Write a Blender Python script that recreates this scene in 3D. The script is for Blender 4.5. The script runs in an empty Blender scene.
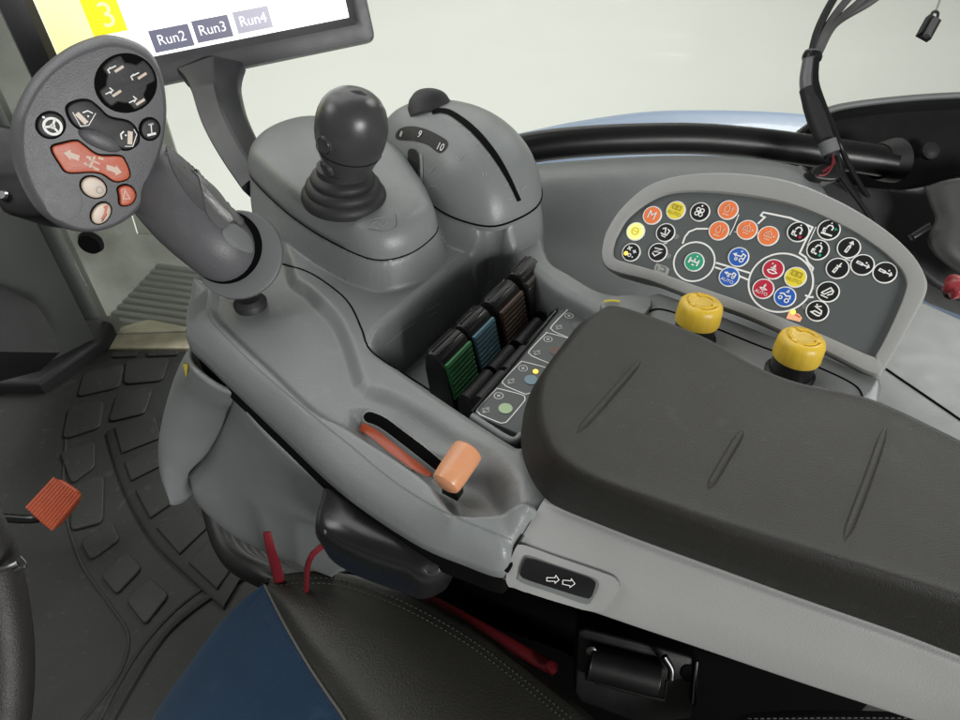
import bpy, bmesh, math, random
import numpy as np
from mathutils import Vector as V, Matrix
from mathutils.bvhtree import BVHTree
from mathutils.geometry import tessellate_polygon
random.seed(4); R = math.radians
sc = bpy.context.scene; COL = sc.collection

# ------------------------------------------------------------------ camera (traced pixels are in a 960x720 frame)
PITCH = R(43); F = 700.0; CAM = V((0, 0, 1.0))
FW = V((0, math.cos(PITCH), -math.sin(PITCH))); UP = V((0, math.sin(PITCH), math.cos(PITCH))); XR = V((1, 0, 0))
cd = bpy.data.cameras.new('camera'); cam = bpy.data.objects.new('camera', cd); COL.objects.link(cam)
cam.location = CAM; cam.rotation_euler = (R(90) - PITCH, 0, 0)
cd.sensor_width = 36; cd.lens = F / 960 * 36; cd.clip_start = .01; cd.clip_end = 200
sc.camera = cam

def ray(x, y): return FW + XR * ((x - 480) / F) - UP * ((y - 360) / F)
def W(x, y, z):                       # the point at height z
    r = ray(x, y); return CAM + r * ((z - CAM.z) / r.z)
def D(x, y, t): return CAM + ray(x, y) * t      # the point at axial depth t
class Plane:
    def __init__(s, o, n): s.o = o; s.n = n.normalized()
    def pt(s, x, y, h=0):
        r = ray(x, y); t = (s.o - CAM).dot(s.n) / r.dot(s.n); return CAM + r * t + s.n * h
    def k(s, x, y): return ((s.pt(x + 1, y) - s.pt(x, y)).length + (s.pt(x, y + 1) - s.pt(x, y)).length) / 2

def cr(P, n, closed=False):           # smooth curve through points, n samples evenly along it
    P = [V(p) for p in P]; m = len(P); out = []
    seg = m if closed else m - 1
    for i in range(seg):
        a = P[(i - 1) % m] if (closed or i > 0) else P[0] * 2 - P[1]
        b = P[i]; c = P[(i + 1) % m]
        d = P[(i + 2) % m] if (closed or i + 2 < m) else P[-1] * 2 - P[-2]
        for k in range(16):
            t = k / 16
            out.append(.5 * ((2 * b) + (c - a) * t + (2 * a - 5 * b + 4 * c - d) * t * t + (3 * b - a - 3 * c + d) * t ** 3))
    out.append(P[0].copy() if closed else P[-1].copy())
    L = [0]
    for i in range(1, len(out)): L.append(L[-1] + (out[i] - out[i - 1]).length)
    res = []; j = 0; cnt = n if closed else n - 1
    for i in range(n):
        s = L[-1] * i / cnt
        while j < len(L) - 2 and L[j + 1] < s: j += 1
        f = 0 if L[j + 1] == L[j] else (s - L[j]) / (L[j + 1] - L[j])
        res.append(out[j].lerp(out[j + 1], min(1, f)))
    return res
def crp(P, n, closed=False):          # same but n samples per given segment (keeps index correspondence)
    P = [V(p) for p in P]; m = len(P); out = []
    for i in range(m if closed else m - 1):
        a = P[(i - 1) % m] if (closed or i > 0) else P[0] * 2 - P[1]
        b = P[i]; c = P[(i + 1) % m]
        d = P[(i + 2) % m] if (closed or i + 2 < m) else P[-1] * 2 - P[-2]
        for k in range(n):
            t = k / n
            out.append(.5 * ((2 * b) + (c - a) * t + (2 * a - 5 * b + 4 * c - d) * t * t + (3 * b - a - 3 * c + d) * t ** 3))
    if not closed: out.append(P[-1])
    return out

# ------------------------------------------------------------------ materials
def mat(name, col, rough=.5, bump=0, bscale=400, spec=.5, metal=0, var=.06, vscale=18, emit=0, coat=0, detail=3, sheen=0, dust=0):
    m = bpy.data.materials.new(name); m.use_nodes = True
    nt = m.node_tree; N = nt.nodes; L = nt.links; b = N['Principled BSDF']
    b.inputs['Roughness'].default_value = rough; b.inputs['Metallic'].default_value = metal
    b.inputs['Specular IOR Level'].default_value = spec; b.inputs['Coat Weight'].default_value = coat
    if sheen: b.inputs['Sheen Weight'].default_value = sheen
    tc = N.new('ShaderNodeTexCoord')
    if var:
        no = N.new('ShaderNodeTexNoise'); no.inputs['Scale'].default_value = vscale; no.inputs['Detail'].default_value = 5
        L.new(tc.outputs['Object'], no.inputs['Vector'])
        mx = N.new('ShaderNodeMix'); mx.data_type = 'RGBA'
        mx.inputs['A'].default_value = (*[c * (1 - var) for c in col], 1); mx.inputs['B'].default_value = (*[min(1, c * (1 + var)) for c in col], 1)
        L.new(no.outputs['Fac'], mx.inputs['Factor']); res = mx.outputs['Result']
        if dust:                      # fine settled dust and a few pale scuffs
            last = res
            for sc_d, lo, amt, stretch in ((520, .66, dust, (1, 1, 1)), (55, .63, dust * .35, (1, 1, 1)), (60, .68, dust * .8, (1, 9, 4))):
                mp_ = N.new('ShaderNodeMapping'); mp_.inputs['Scale'].default_value = stretch; mp_.inputs['Rotation'].default_value = (0, 0, .6 if stretch[1] > 1 else 0); L.new(tc.outputs['Object'], mp_.inputs['Vector'])
                nd = N.new('ShaderNodeTexNoise'); nd.inputs['Scale'].default_value = sc_d; nd.inputs['Detail'].default_value = 4; L.new(mp_.outputs['Vector'], nd.inputs['Vector'])
                rd_ = N.new('ShaderNodeMapRange'); rd_.inputs['From Min'].default_value = lo; rd_.inputs['From Max'].default_value = lo + .07; rd_.inputs['To Max'].default_value = amt; L.new(nd.outputs['Fac'], rd_.inputs['Value'])
                m2 = N.new('ShaderNodeMix'); m2.data_type = 'RGBA'; m2.inputs['B'].default_value = (.42, .41, .37, 1); L.new(rd_.outputs['Result'], m2.inputs['Factor']); L.new(last, m2.inputs['A']); last = m2.outputs['Result']
            res = last
        L.new(res, b.inputs['Base Color'])
        mr = N.new('ShaderNodeMapRange'); mr.inputs['To Min'].default_value = max(0, rough - .07); mr.inputs['To Max'].default_value = min(1, rough + .07)
        n2 = N.new('ShaderNodeTexNoise'); n2.inputs['Scale'].default_value = vscale * 4
        L.new(tc.outputs['Object'], n2.inputs['Vector']); L.new(n2.outputs['Fac'], mr.inputs['Value']); L.new(mr.outputs['Result'], b.inputs['Roughness'])
    else: b.inputs['Base Color'].default_value = (*col, 1)
    if bump:
        nb = N.new('ShaderNodeTexNoise'); nb.inputs['Scale'].default_value = bscale; nb.inputs['Detail'].default_value = detail
        L.new(tc.outputs['Object'], nb.inputs['Vector'])
        bp = N.new('ShaderNodeBump'); bp.inputs['Strength'].default_value = bump; bp.inputs['Distance'].default_value = .001
        L.new(nb.outputs['Fac'], bp.inputs['Height']); L.new(bp.outputs['Normal'], b.inputs['Normal'])
    if emit:
        b.inputs['Emission Color'].default_value = (*col, 1); b.inputs['Emission Strength'].default_value = emit
    return m
def s2l(r, g, b):
    f = lambda c: c / 12.92 if c <= .04045 else ((c + .055) / 1.055) ** 2.4
    return tuple(f(x / 255) for x in (r, g, b))
GREY = mat('grey_plastic', (.208, .220, .221), .34, .22, 1300, var=.075, vscale=26, dust=.22)
GREYD = mat('mid_grey_plastic', (.165, .176, .172), .48, .12, 900, var=.05)
GREYL = mat('light_grey_plastic', (.335, .338, .33), .37, .2, 1300, var=.06, vscale=26, dust=.15)
HEADG = mat('handle_grey', (.108, .108, .116), .42, .25, 1400, var=.09, vscale=40, dust=.08)
HEADL = mat('cuff_grey', (.145, .149, .153), .42, .15, 1400, var=.05)
FACE = mat('panel_face_grey', (.090, .101, .101), .55, .06, 1500, var=.04)
PAD = mat('pad_rubber', (.0185, .0175, .0150), .50, .45, 1900, spec=.36, var=.14, vscale=11, detail=3, dust=.05)
BLK = mat('black_plastic', (.012, .012, .0125), .36, .1, 900, spec=.35, var=.1)
BLKM = mat('matt_black_plastic', (.024, .024, .025), .55, .2, 700, spec=.4, var=.14, dust=.06)
BLKG = mat('glossy_black_plastic', (.010, .010, .011), .27, 0, var=.1)
JOY = mat('joystick_charcoal', (.050, .049, .053), .33, .05, 900, var=.05)
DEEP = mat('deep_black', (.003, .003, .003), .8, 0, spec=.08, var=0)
WHITE = mat('white_print', (.90, .90, .88), .5, 0, var=0)
GPRINT = mat('grey_print', (.36, .37, .35), .5, 0, var=0)
FADEP = mat('embossed_mark', (.30, .31, .295), .5, 0, var=0)
BEIGE = mat('beige_button', (.62, .50, .40), .4, 0, var=.05)
ORG = mat('orange_plastic', (.52, .095, .035), .42, .12, 900, var=.16, vscale=60, dust=.06)
ORGB = mat('bright_orange', (.95, .23, .065), .45, 0, var=.02)
YEL = mat('yellow_knob', (.72, .48, .045), .4, .15, 900, var=.16, vscale=70, dust=.15)
YELB = mat('bright_yellow', (.92, .76, .05), .45, 0, var=.02)
RED = mat('crimson', (.55, .02, .05), .45, 0, var=.02)
REDS = mat('red_strap', (.15, .008, .013), .5, .2, 900, var=.1)
BLU = mat('icon_blue', (.02, .12, .52), .45, 0, var=.02)
GRN = mat('icon_green', (.03, .38, .20), .45, 0, var=.02)
BTN = mat('button_black', (.016, .016, .017), .45, 0, spec=.25, var=.05)
LVG = mat('lever_green', (.026, .17, .05), .45, 0, var=.1)
LVB = mat('lever_blue', (.10, .225, .29), .45, 0, var=.1)
LVN = mat('lever_brown', (.11, .066, .046), .45, 0, var=.1)
LVD = mat('lever_dark', (.06, .057, .055), .45, 0, var=.1)
DOTG = mat('dot_green', (.45, .60, .36), .5, 0, var=0); DOTB = mat('dot_blue', (.19, .30, .36), .5, 0, var=0)
DOTN = mat('dot_brown', (.13, .085, .06), .5, 0, var=0); DOTD = mat('dot_grey', (.12, .12, .12), .5, 0, var=0)
AMBER = mat('amber_lamp', (1, .55, .06), .4, var=0, emit=2.2)
LITG = mat('lit_button', (.75, .80, .25), .4, var=0, emit=.55)
SALM = mat('salmon_knob', (.66, .30, .155), .33, .08, 600, var=.12, vscale=70)
MAT = mat('rubber_mat', (.025, .0265, .0235), .60, .5, 500, spec=.28, var=.22, vscale=7, dust=.10)
MATD = mat('rubber_mat_tread', (.028, .0295, .0262), .56, .4, 500, spec=.3, var=.2, vscale=9, dust=.10)
BLUF = mat('blue_cloth', (.009, .034, .074), .9, .7, 1500, spec=.2, var=.22, vscale=40, sheen=.22, dust=.05)
LEA = mat('dark_leather', (.030, .029, .024), .47, .5, 700, spec=.4, var=.14, vscale=12, dust=.04)
CHROME = mat('worn_gloss_trim', (.12, .12, .123), .24, .0, metal=.0, var=.12, vscale=60)
METAL = mat('dull_metal', (.22, .22, .22), .32, 0, metal=1, var=.1)
CABLE = mat('grey_cable', (.10, .10, .10), .45, .1, 800, var=.1)
TAPE = mat('grey_tape', (.17, .17, .18), .35, .3, 400, var=.2, vscale=60)
PAINT = mat('blue_paint', (.135, .18, .27), .5, 0, coat=.1, var=.03)
HALL = mat('pale_concrete', (.83, .842, .80), .6, .1, 40, var=.035, vscale=1.3)
HALLW = mat('pale_wall_paint', (.80, .81, .74), .8, .05, 40, var=.03, vscale=1)
TAN = mat('worn_beige_plate', (.50, .46, .33), .7, .6, 90, var=.45, vscale=30)
PILL = mat('pillar_grey', (.105, .112, .105), .5, .15, 700, var=.06)
STITCH = mat('stitch_thread', (.055, .055, .05), .7, 0, var=0)
YSTK = mat('yellow_sticker', (.70, .58, .05), .5, 0, var=.1)
SCR_W = mat('screen_white', (1, 1, .99), .3, var=0, emit=1.15)
SCR_P = mat('screen_pale_yellow', (1, .96, .42), .3, var=0, emit=.95)
SCR_Y = mat('screen_yellow', (1, .80, .02), .3, var=0, emit=.8)
SCR_B = mat('screen_key', (.15, .15, .22), .3, var=0, emit=.5)
SCR_M = mat('screen_washed_key', (.36, .35, .42), .3, var=0, emit=.7)
SCR_F = mat('screen_faded_key', (.86, .84, .82), .3, var=0, emit=.9)
SCR_T = mat('screen_text', (.9, .9, .9), .3, var=0, emit=.7)
SCR_3 = mat('screen_digit', (.95, .72, .40), .3, var=0, emit=.8)

def glass(name, tint, dirt, rough=.05):
    m = bpy.data.materials.new(name); m.use_nodes = True; nt = m.node_tree; N = nt.nodes; L = nt.links
    N.remove(N['Principled BSDF']); out = N['Material Output']
    tr = N.new('ShaderNodeBsdfTransparent'); tr.inputs['Color'].default_value = (*tint, 1)
    gl = N.new('ShaderNodeBsdfGlossy'); gl.inputs['Roughness'].default_value = rough; gl.inputs['Color'].default_value = (1, 1, 1, 1)
    di = N.new('ShaderNodeBsdfDiffuse'); di.inputs['Color'].default_value = (.40, .405, .37, 1)
    fr = N.new('ShaderNodeFresnel'); fr.inputs['IOR'].default_value = 1.35
    a = N.new('ShaderNodeMixShader'); L.new(fr.outputs[0], a.inputs[0]); L.new(tr.outputs[0], a.inputs[1]); L.new(gl.outputs[0], a.inputs[2])
    no = N.new('ShaderNodeTexNoise'); no.inputs['Scale'].default_value = 4; no.inputs['Detail'].default_value = 8
    tc = N.new('ShaderNodeTexCoord'); L.new(tc.outputs['Object'], no.inputs['Vector'])
    mr = N.new('ShaderNodeMapRange'); mr.inputs['From Min'].default_value = .3; mr.inputs['From Max'].default_value = .7
    mr.inputs['To Min'].default_value = dirt * .6; mr.inputs['To Max'].default_value = dirt * 1.3
    L.new(no.outputs['Fac'], mr.inputs['Value'])
    b = N.new('ShaderNodeMixShader'); L.new(mr.outputs[0], b.inputs[0]); L.new(a.outputs[0], b.inputs[1]); L.new(di.outputs[0], b.inputs[2])
    L.new(b.outputs[0], out.inputs[0]); return m
GLASS = glass('window_glass', (.97, .98, .96), .015)
DIRTY = glass('dirty_glass', (.90, .92, .87), .62)

# ------------------------------------------------------------------ mesh builder
TXT = {}
def text_mesh(s):
    if s not in TXT:
        c = bpy.data.curves.new('t', 'FONT'); c.body = s; c.align_x = 'CENTER'; c.align_y = 'CENTER'; c.size = 1; c.resolution_u = 3
        o = bpy.data.objects.new('t', c); COL.objects.link(o)
        me = bpy.data.meshes.new_from_object(o.evaluated_get(bpy.context.evaluated_depsgraph_get()))
        TXT[s] = ([v.co.copy() for v in me.vertices], [list(p.vertices) for p in me.polygons])
        bpy.data.objects.remove(o); bpy.data.curves.remove(c); bpy.data.meshes.remove(me)
    return TXT[s]
class MB:
    def __init__(s): s.v = []; s.f = []; s.m = []; s.mats = []
    def add(s, vs, fs, m):
        if m not in s.mats: s.mats.append(m)
        k = s.mats.index(m); b = len(s.v); s.v += [V(p) for p in vs]
        for f in fs: s.f.append([i + b for i in f]); s.m.append(k)
        return s
    def rings(s, RR, m, cap0=True, cap1=True, closed=True):
        n = len(RR[0]); vs = [p for r in RR for p in r]; fs = []
        for i in range(len(RR) - 1):
            for j in range(n if closed else n - 1):
                a = i * n + j; b = i * n + (j + 1) % n; fs.append([a, b, b + n, a + n])
        if cap0: s.add(RR[0], [[*range(n)]] if cap0 != 'tri' else [list(t) for t in tessellate_polygon([RR[0]])], m)
        if cap1: s.add(RR[-1], [[*range(n)]] if cap1 != 'tri' else [list(t) for t in tessellate_polygon([RR[-1]])], m)
        return s.add(vs, fs, m)
    def loft(s, rails, nu, nv, m):        # rails: lists of points, a smooth sheet through them
        a = [cr(r, nu) for r in rails]
        cols = [crp([r[i] for r in a], nv) for i in range(nu)]
        return s.rings(cols, m, False, False, closed=False)
    def tube(s, P, r, m, seg=10, smooth=0, closed=False, flat=1, upv=None):
        if smooth: P = cr(P, smooth, closed)
        P = [V(p) for p in P]; n = len(P); RR = []; prev = None
        for i in range(n):
            if closed: t = (P[(i + 1) % n] - P[i - 1]).normalized()
            else: t = (P[min(i + 1, n - 1)] - P[max(i - 1, 0)]).normalized()
            if prev is None:
                h = upv if upv else (V((0, 0, 1)) if abs(t.z) < .9 else V((1, 0, 0)))
                a = (h - t * h.dot(t)).normalized()
            else: a = (prev - t * prev.dot(t)).normalized()
            prev = a; b = t.cross(a)
            rr = r[min(len(r) - 1, int(i * len(r) / n))] if isinstance(r, list) and not callable(r) else r
            if isinstance(r, list):
                x = i * (len(r) - 1) / max(1, n - 1); k = min(int(x), len(r) - 2); rr = r[k] + (r[k + 1] - r[k]) * (x - k)
            RR.append([P[i] + a * (math.cos(q) * rr * flat) + b * (math.sin(q) * rr) for q in [2 * math.pi * j / seg for j in range(seg)]])
        if closed: RR.append(RR[0]); return s.rings(RR, m, False, False)
        return s.rings(RR, m)
    def inset(s, O, n, d):
        k = len(O); out = []
        ar = sum(((O[i]).cross(O[(i + 1) % k]) for i in range(k)), V()).dot(n); sg = 1 if ar > 0 else -1
        for i in range(k):
            e1 = (O[i] - O[i - 1]); e2 = (O[(i + 1) % k] - O[i])
            if e1.length < 1e-9: e1 = e2
            if e2.length < 1e-9: e2 = e1
            n1 = n.cross(e1.normalized()); n2 = n.cross(e2.normalized()); q = n1 + n2
            q = q.normalized() if q.length > 1e-6 else n1
            c = max(.5, q.dot(n1)); out.append(O[i] + q * (sg * d / c))
        return out
    def prism(s, O, n, h, m, bev=.001, base=0, top=None):
        O = [V(p) for p in O]; n = n.normalized()
        RR = [[p + n * base for p in O], [p + n * (h - bev) for p in O]]
        for a in (.3, .7, 1.2, 1.571):
            I = s.inset(O, n, bev * (1 - math.cos(a))); RR.append([p + n * (h - bev + bev * math.sin(a)) for p in I])
        s.rings(RR, m, 'tri', False)
        s.add(RR[-1], [list(t) for t in tessellate_polygon([RR[-1]])], top or m); return s
    def lathe(s, o, ax, prof, m, seg=40, capt=True, ref=None):
        ax = ax.normalized(); a = (ref or V((1, .1, 0))); a = (a - ax * a.dot(ax)).normalized(); b = ax.cross(a)
        return s.rings([[o + ax * h + (a * math.cos(q) + b * math.sin(q)) * r for q in [2 * math.pi * j / seg for j in range(seg)]] for r, h in prof], m, capt, capt)
    def ribbon(s, P, w, n, m, closed=False):
        P = [V(p) for p in P]; k = len(P); A = []; B = []
        for i in range(k):
            if closed: e1 = (P[i] - P[i - 1]); e2 = (P[(i + 1) % k] - P[i])
            else:
                e1 = P[i] - P[i - 1] if i else P[1] - P[0]; e2 = P[i + 1] - P[i] if i < k - 1 else e1
            e1 = e1.normalized(); e2 = e2.normalized(); t = (e1 + e2); t = t.normalized() if t.length > 1e-4 else e1
            d = n.cross(t).normalized(); c = max(.45, d.dot(n.cross(e1).normalized()))
            A.append(P[i] + d * w / 2 / c); B.append(P[i] - d * w / 2 / c)
        fs = [[i, (i + 1) % k, (i + 1) % k + k, i + k] for i in range(k if closed else k - 1)]
        return s.add(A + B, fs, m)
    def disc(s, c, u, v, r, m, seg=28, r0=0, n=None, ry=None):
        ry = ry or r
        P = [c + u * (math.cos(q) * r) + v * (math.sin(q) * ry) for q in [2 * math.pi * j / seg for j in range(seg)]]
        if r0:
            Q = [c + (p - c) * (r0 / r) for p in P]
            return s.add(P + Q, [[j, (j + 1) % seg, (j + 1) % seg + seg, j + seg] for j in range(seg)], m)
        return s.add(P, [[*range(seg)]], m)
    def text(s, t, c, u, v, size, m):
        vs, fs = text_mesh(t); return s.add([c + u * (p.x * size) + v * (p.y * size) for p in vs], fs, m)
    def poly(s, P, m): return s.add(P, [list(t) for t in tessellate_polygon([P])], m)
    def box(s, c, u, v, n, a, b, h, m, bev=.002):
        u = u.normalized(); v = v.normalized(); n = n.normalized()
        return s.prism([c + u * x * a / 2 + v * y * b / 2 for x, y in ((-1, -1), (1, -1), (1, 1), (-1, 1))], n, h, m, bev)
    def bvh(s): return BVHTree.FromPolygons([tuple(p) for p in s.v], s.f)
    def build(s, name, parent=None, solid=0, ang=38, **kw):
        root = parent
        while root is not None and root.parent is not None: root = root.parent
        off = root.location if root is not None else V()
        if parent is None and 'label' in kw:      # origin at the base of the thing
            xs = [p.x for p in s.v]; ys = [p.y for p in s.v]
            off = V(((min(xs) + max(xs)) / 2, (min(ys) + max(ys)) / 2, min(p.z for p in s.v)))
        me = bpy.data.meshes.new(name); me.from_pydata([tuple(p - off) for p in s.v], [], s.f)
        for m in s.mats: me.materials.append(m)
        me.polygons.foreach_set('material_index', s.m)
        bm = bmesh.new(); bm.from_mesh(me)
        bmesh.ops.remove_doubles(bm, verts=bm.verts, dist=2e-6)
        bmesh.ops.recalc_face_normals(bm, faces=bm.faces); bm.to_mesh(me); bm.free()
        me.shade_smooth(); me.set_sharp_from_angle(angle=R(ang))
        o = bpy.data.objects.new(name, me); COL.objects.link(o)
        if parent is not None: o.parent = parent
        else: o.location = off
        if solid:
            md = o.modifiers.new('thickness', 'SOLIDIFY'); md.thickness = solid; md.offset = -1
        tag(o, **kw); return o
def tag(o, label=None, cat=None, group=None, kind=None):
    for k, x in (('label', label), ('category', cat), ('group', group), ('kind', kind)):
        if x: o[k] = x
    return o
def thing(name, loc, label, cat, group=None):
    o = bpy.data.objects.new(name, None); COL.objects.link(o); o.location = loc; o.empty_display_size = .02
    return tag(o, label, cat, group)
def hit(bv, x, y, h=0):
    r = ray(x, y).normalized(); p, n, i, d = bv.ray_cast(CAM, r)
    if p is None: return None, None
    if n.dot(r) > 0: n = -n
    return p + n * h, n
def hitn(bv, x, y, h, t):               # like hit, but falls back to the nearest spot on the surface
    p, n = hit(bv, x, y, h)
    if p is None:
        q, n, i, d = bv.find_nearest(D(x, y, t)); n = n if n.dot(ray(x, y)) < 0 else -n; p = q + n * h
    return p
def path_on(bv, P, h, n=24, closed=False):
    Q = cr([V((x, y, 0)) for x, y in P], n, closed); out = [hit(bv, q.x, q.y, h)[0] for q in Q]
    return [p for p in out if p is not None]
def decal(mb, bv, P, m, h=.0004, n=40, k=7, smooth=True):   # an inlay that follows the surface it is set in
    Q = cr([V((x, y, 0)) for x, y in P], n, True) if smooth else crp([V((x, y, 0)) for x, y in P], 1, True)
    c = sum(Q, V()) / len(Q); good = []; t = (hit(bv, c.x, c.y)[0] - CAM).dot(FW)
    for i in range(k + 1):
        s = 1 - i / k * .98; good.append([hitn(bv, c.x + (q.x - c.x) * s, c.y + (q.y - c.y) * s, h, t) for q in Q])
    mb.rings(good, m, False, True); return mb
Z = V((0, 0, 1))

# ------------------------------------------------------------------ setting
b = MB(); b.poly([V((-12, -6, -.95)), V((12, -6, -.95)), V((12, 11, -.95)), V((-12, 11, -.95))], HALL); b.build('hall_floor', kind='structure')
b = MB(); b.box(V((0, 11.1, -.95)), V((1, 0, 0)), V((0, 1, 0)), Z, 24, .2, 6, HALLW); b.build('hall_wall', kind='structure')
b = MB(); b.prism([V(p) for p in ((-1.7, -.5, .02), (.75, -.5, .02), (.75, .55, .02), (-.35, 1.02, .02), (-1.7, 1.02, .02))], Z, .055, MAT, .01, -.06); b.build('cab_floor', kind='structure')
FZ = .078
# rubber mat with raised pads and a step strip
mt = thing('floor_mat', W(110, 500, FZ), 'dark grey rubber floor mat with raised pads along the footwell', 'floor mat')
b = MB(); mp = [W(x, y, FZ) for x, y in ((62, 366), (110, 353), (196, 354), (205, 420), (230, 540), (330, 640), (330, 760), (-60, 760), (-200, 560), (-60, 430))]
b.prism(mp, Z, .006, MAT, .003, -.002); b.build('mat_sheet', mt)
pads = [((130, 363), (166, 361), (160, 380), (128, 383)), ((88, 375), (121, 368), (117, 387), (82, 395)), ((120, 397), (150, 392), (143, 413), (113, 420)),
        ((72, 410), (101, 405), (98, 427), (67, 437)), ((64, 455), (93, 446), (93, 467), (74, 481)), ((77, 490), (102, 480), (101, 520), (74, 527)),
        ((85, 543), (111, 525), (117, 541), (93, 558)), ((105, 576), (126, 556), (139, 570), (118, 592)), ((130, 601), (150, 583), (166, 597), (146, 622)),
        ((115, 354), (136, 353), (135, 357), (114, 358)), ((150, 353), (176, 352), (175, 356), (150, 357))]
for q in pads:
    b = MB(); O = [W(x, y, FZ + .006) for x, y in q]; c = sum(O, V()) / 4; O = [c + (p - c) * 1.22 for p in O]
    P = []
    for i in range(4):                     # rounded corners
        a, p, d = O[i - 1], O[i], O[(i + 1) % 4]
        for t in (0, .25, .5, .75, 1):
            s1 = p.lerp(a, .18); s2 = p.lerp(d, .18); P.append(s1.lerp(p, t).lerp(p.lerp(s2, t), t))
    b.prism(P, Z, .0048, MATD, .0022, -.001); b.build('raised_pad', mt)
b = MB(); E = [W(x, y, FZ) for x, y in ((108, 436), (113, 455), (128, 498), (155, 545), (192, 582), (225, 612))]; E2 = [W(x, y, FZ) for x, y in ((160, 420), (170, 455), (185, 490), (212, 530), (250, 570))]
A = cr(E, 20); B_ = cr(E2, 20)
b.rings([[p for p in A], [p + Z * .010 for p in A], [p.lerp(q, .06) + Z * .013 for p, q in zip(A, B_)], [q + Z * .013 for q in B_]], MAT, False, False, closed=False); b.build('step_strip', mt)
for i in range(5):
    b = MB(); t0 = i / 5 + .02; t1 = t0 + .145
    g = lambda C, t: C[min(19, int(t * 19))]
    O = [g(A, t0).lerp(g(B_, t0), .18), g(A, t1).lerp(g(B_, t1), .18), g(A, t1).lerp(g(B_, t1), .95), g(A, t0).lerp(g(B_, t0), .95)]
    b.prism([p + Z * .013 for p in O], Z, .004, MAT, .0025, -.001); b.build('step_tread', mt)
b = MB(); b.tube([W(x, y, FZ + .006) for x, y in ((66, 440), (64, 500), (80, 560), (110, 605), (128, 635), (122, 668), (100, 700), (75, 730))], .0026, MATD, 8, 60); b.build('mat_rib', mt)
b = MB(); b.tube([W(x, y, FZ + .006) for x, y in ((280, 560), (225, 588), (180, 620), (150, 655), (100, 740))], .006, MATD, 8, 40); b.tube([W(x, y, FZ + .006) for x, y in ((250, 560), (190, 598), (150, 637), (120, 682), (85, 750))], .003, MATD, 8, 40); b.build('mat_rib', mt)
random.seed(2)

# pillar, dirty lower glass, what stands outside it
p0 = W(101, 352, FZ); p1 = W(53, 377, FZ); dv = (p1 - p0).normalized(); pv = V((dv.y, -dv.x, 0)); pv = pv if pv.y > 0 else -pv
pt = thing('cab_pillar', (p0 + p1) / 2, 'grey front cab pillar rising from a dark foot at the floor edge', 'pillar')
b = MB(); b.prism([p0, p1, p1 + pv * .09, p0 + pv * .09], Z, 1.1, PILL, .004, 0)
bm_ = b; RR = [p0 - Z * 0, p1]; b.build('post', pt)
b = MB(); q0 = W(108, 353, FZ); q1 = W(103, 368, FZ); b.prism([p0 + V((.012, -.006, 0)), p1 + V((.01, -.05, 0)), p1 + V((-.22, -.05, 0)), p1 + V((-.22, .08, 0)), p0 + V((.012, .08, 0))], Z, .035, BLKM, .012, 0); b.build('foot', pt)
b = MB(); b.prism([p1 + V((-.012, -.02, 0)), p1 + V((-.06, .0, 0)), p1 + V((-.06, .07, 0)), p1 + V((-.012, .07, 0))], Z, 1.1, PILL, .008, 0); b.build('inner_rail', pt)
b = MB(); b.tube([p0 + pv * .09 + V((.03, .02, 0)), p0 + pv * .09 + V((.03, .02, 1.1))], .022, PILL, 12); b.build('weather_seal', pt)
gp = thing('lower_window', W(150, 352, FZ), 'dusty greenish lower front window beside the cab pillar', 'window')
b = MB(); ga = W(100, 350, FZ) + V((0, .05, 0)); gb = V((-.50, 1.08, FZ))
b.prism([ga, gb, gb + Z * .9, ga + Z * .9], V((0, -1, 0)), .005, DIRTY, .001, 0); b.build('glass_pane', gp)
b = MB(); c = V((0, 0, 0)); pl = Plane(ga + V((0, -.02, 0)), V((0, -1, .0)))
pu = V((1, 0, 0)); cc = pl.pt(92, 241); b.lathe(cc, V((0, -1, .0)), [(.0, 0), (.020, 0), (.022, .004), (.019, .012), (.0, .013)], BLK, 24, False); b.build('rubber_stop', gp)
b = MB(); sa_ = W(150, 330, .0); sb2 = W(196, 276, .0); sd = (sb2 - sa_).normalized(); sq = V((-sd.y, sd.x, 0))
for i in range(10): b.box(sa_.lerp(sb2, i / 9), sd, sq, Z, .016, .20, .02, GREYD, .005)
b.box(sa_.lerp(sb2, .5) - Z * .03, sd, sq, Z, (sb2 - sa_).length + .03, .22, .03, PILL, .006)
b.build('access_step', label='ribbed grey step plate outside the dusty lower window', cat='step')
b = MB(); O = [W(x, y, FZ - .012) for x, y in ((96, 352), (112, 334), (150, 323), (195, 332), (200, 353))]; b.prism(O, Z, .012, TAN, .004, -.03); b.build('sill_plate', label='mottled beige worn sill plate behind the edge of the floor mat', cat='plate')
# dark column shroud at the left edge and black bracket behind the handle
b = MB(); O = [D(x, y, 1.05) for x, y in ((-60, 270), (-5, 300), (14, 330), (20, 352), (-2, 372), (-70, 390))]; b.prism(O, -FW, .05, BLKM, .012, -.10); b.build('column_shroud', label='dark rounded plastic shroud at the foot of the pillar', cat='shroud')
bk = thing('switch_bracket', D(20, 180, .95), 'black bracket with a small silver screw behind the handle head', 'bracket')
b = MB(); O = cr([D(x, y, .92) for x, y in ((-30, 120), (6, 128), (40, 140), (60, 190), (52, 219), (12, 215), (0, 190), (-30, 180))], 40, True); b.prism(O, -FW, .02, BLK, .006, -.05); b.build('bracket_body', bk)
b = MB(); b.lathe(D(5, 196, .90), -FW, [(0, 0), (.006, 0), (.007, .004), (.005, .007), (0, .007)], METAL, 16, False); b.build('screw', bk)

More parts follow.
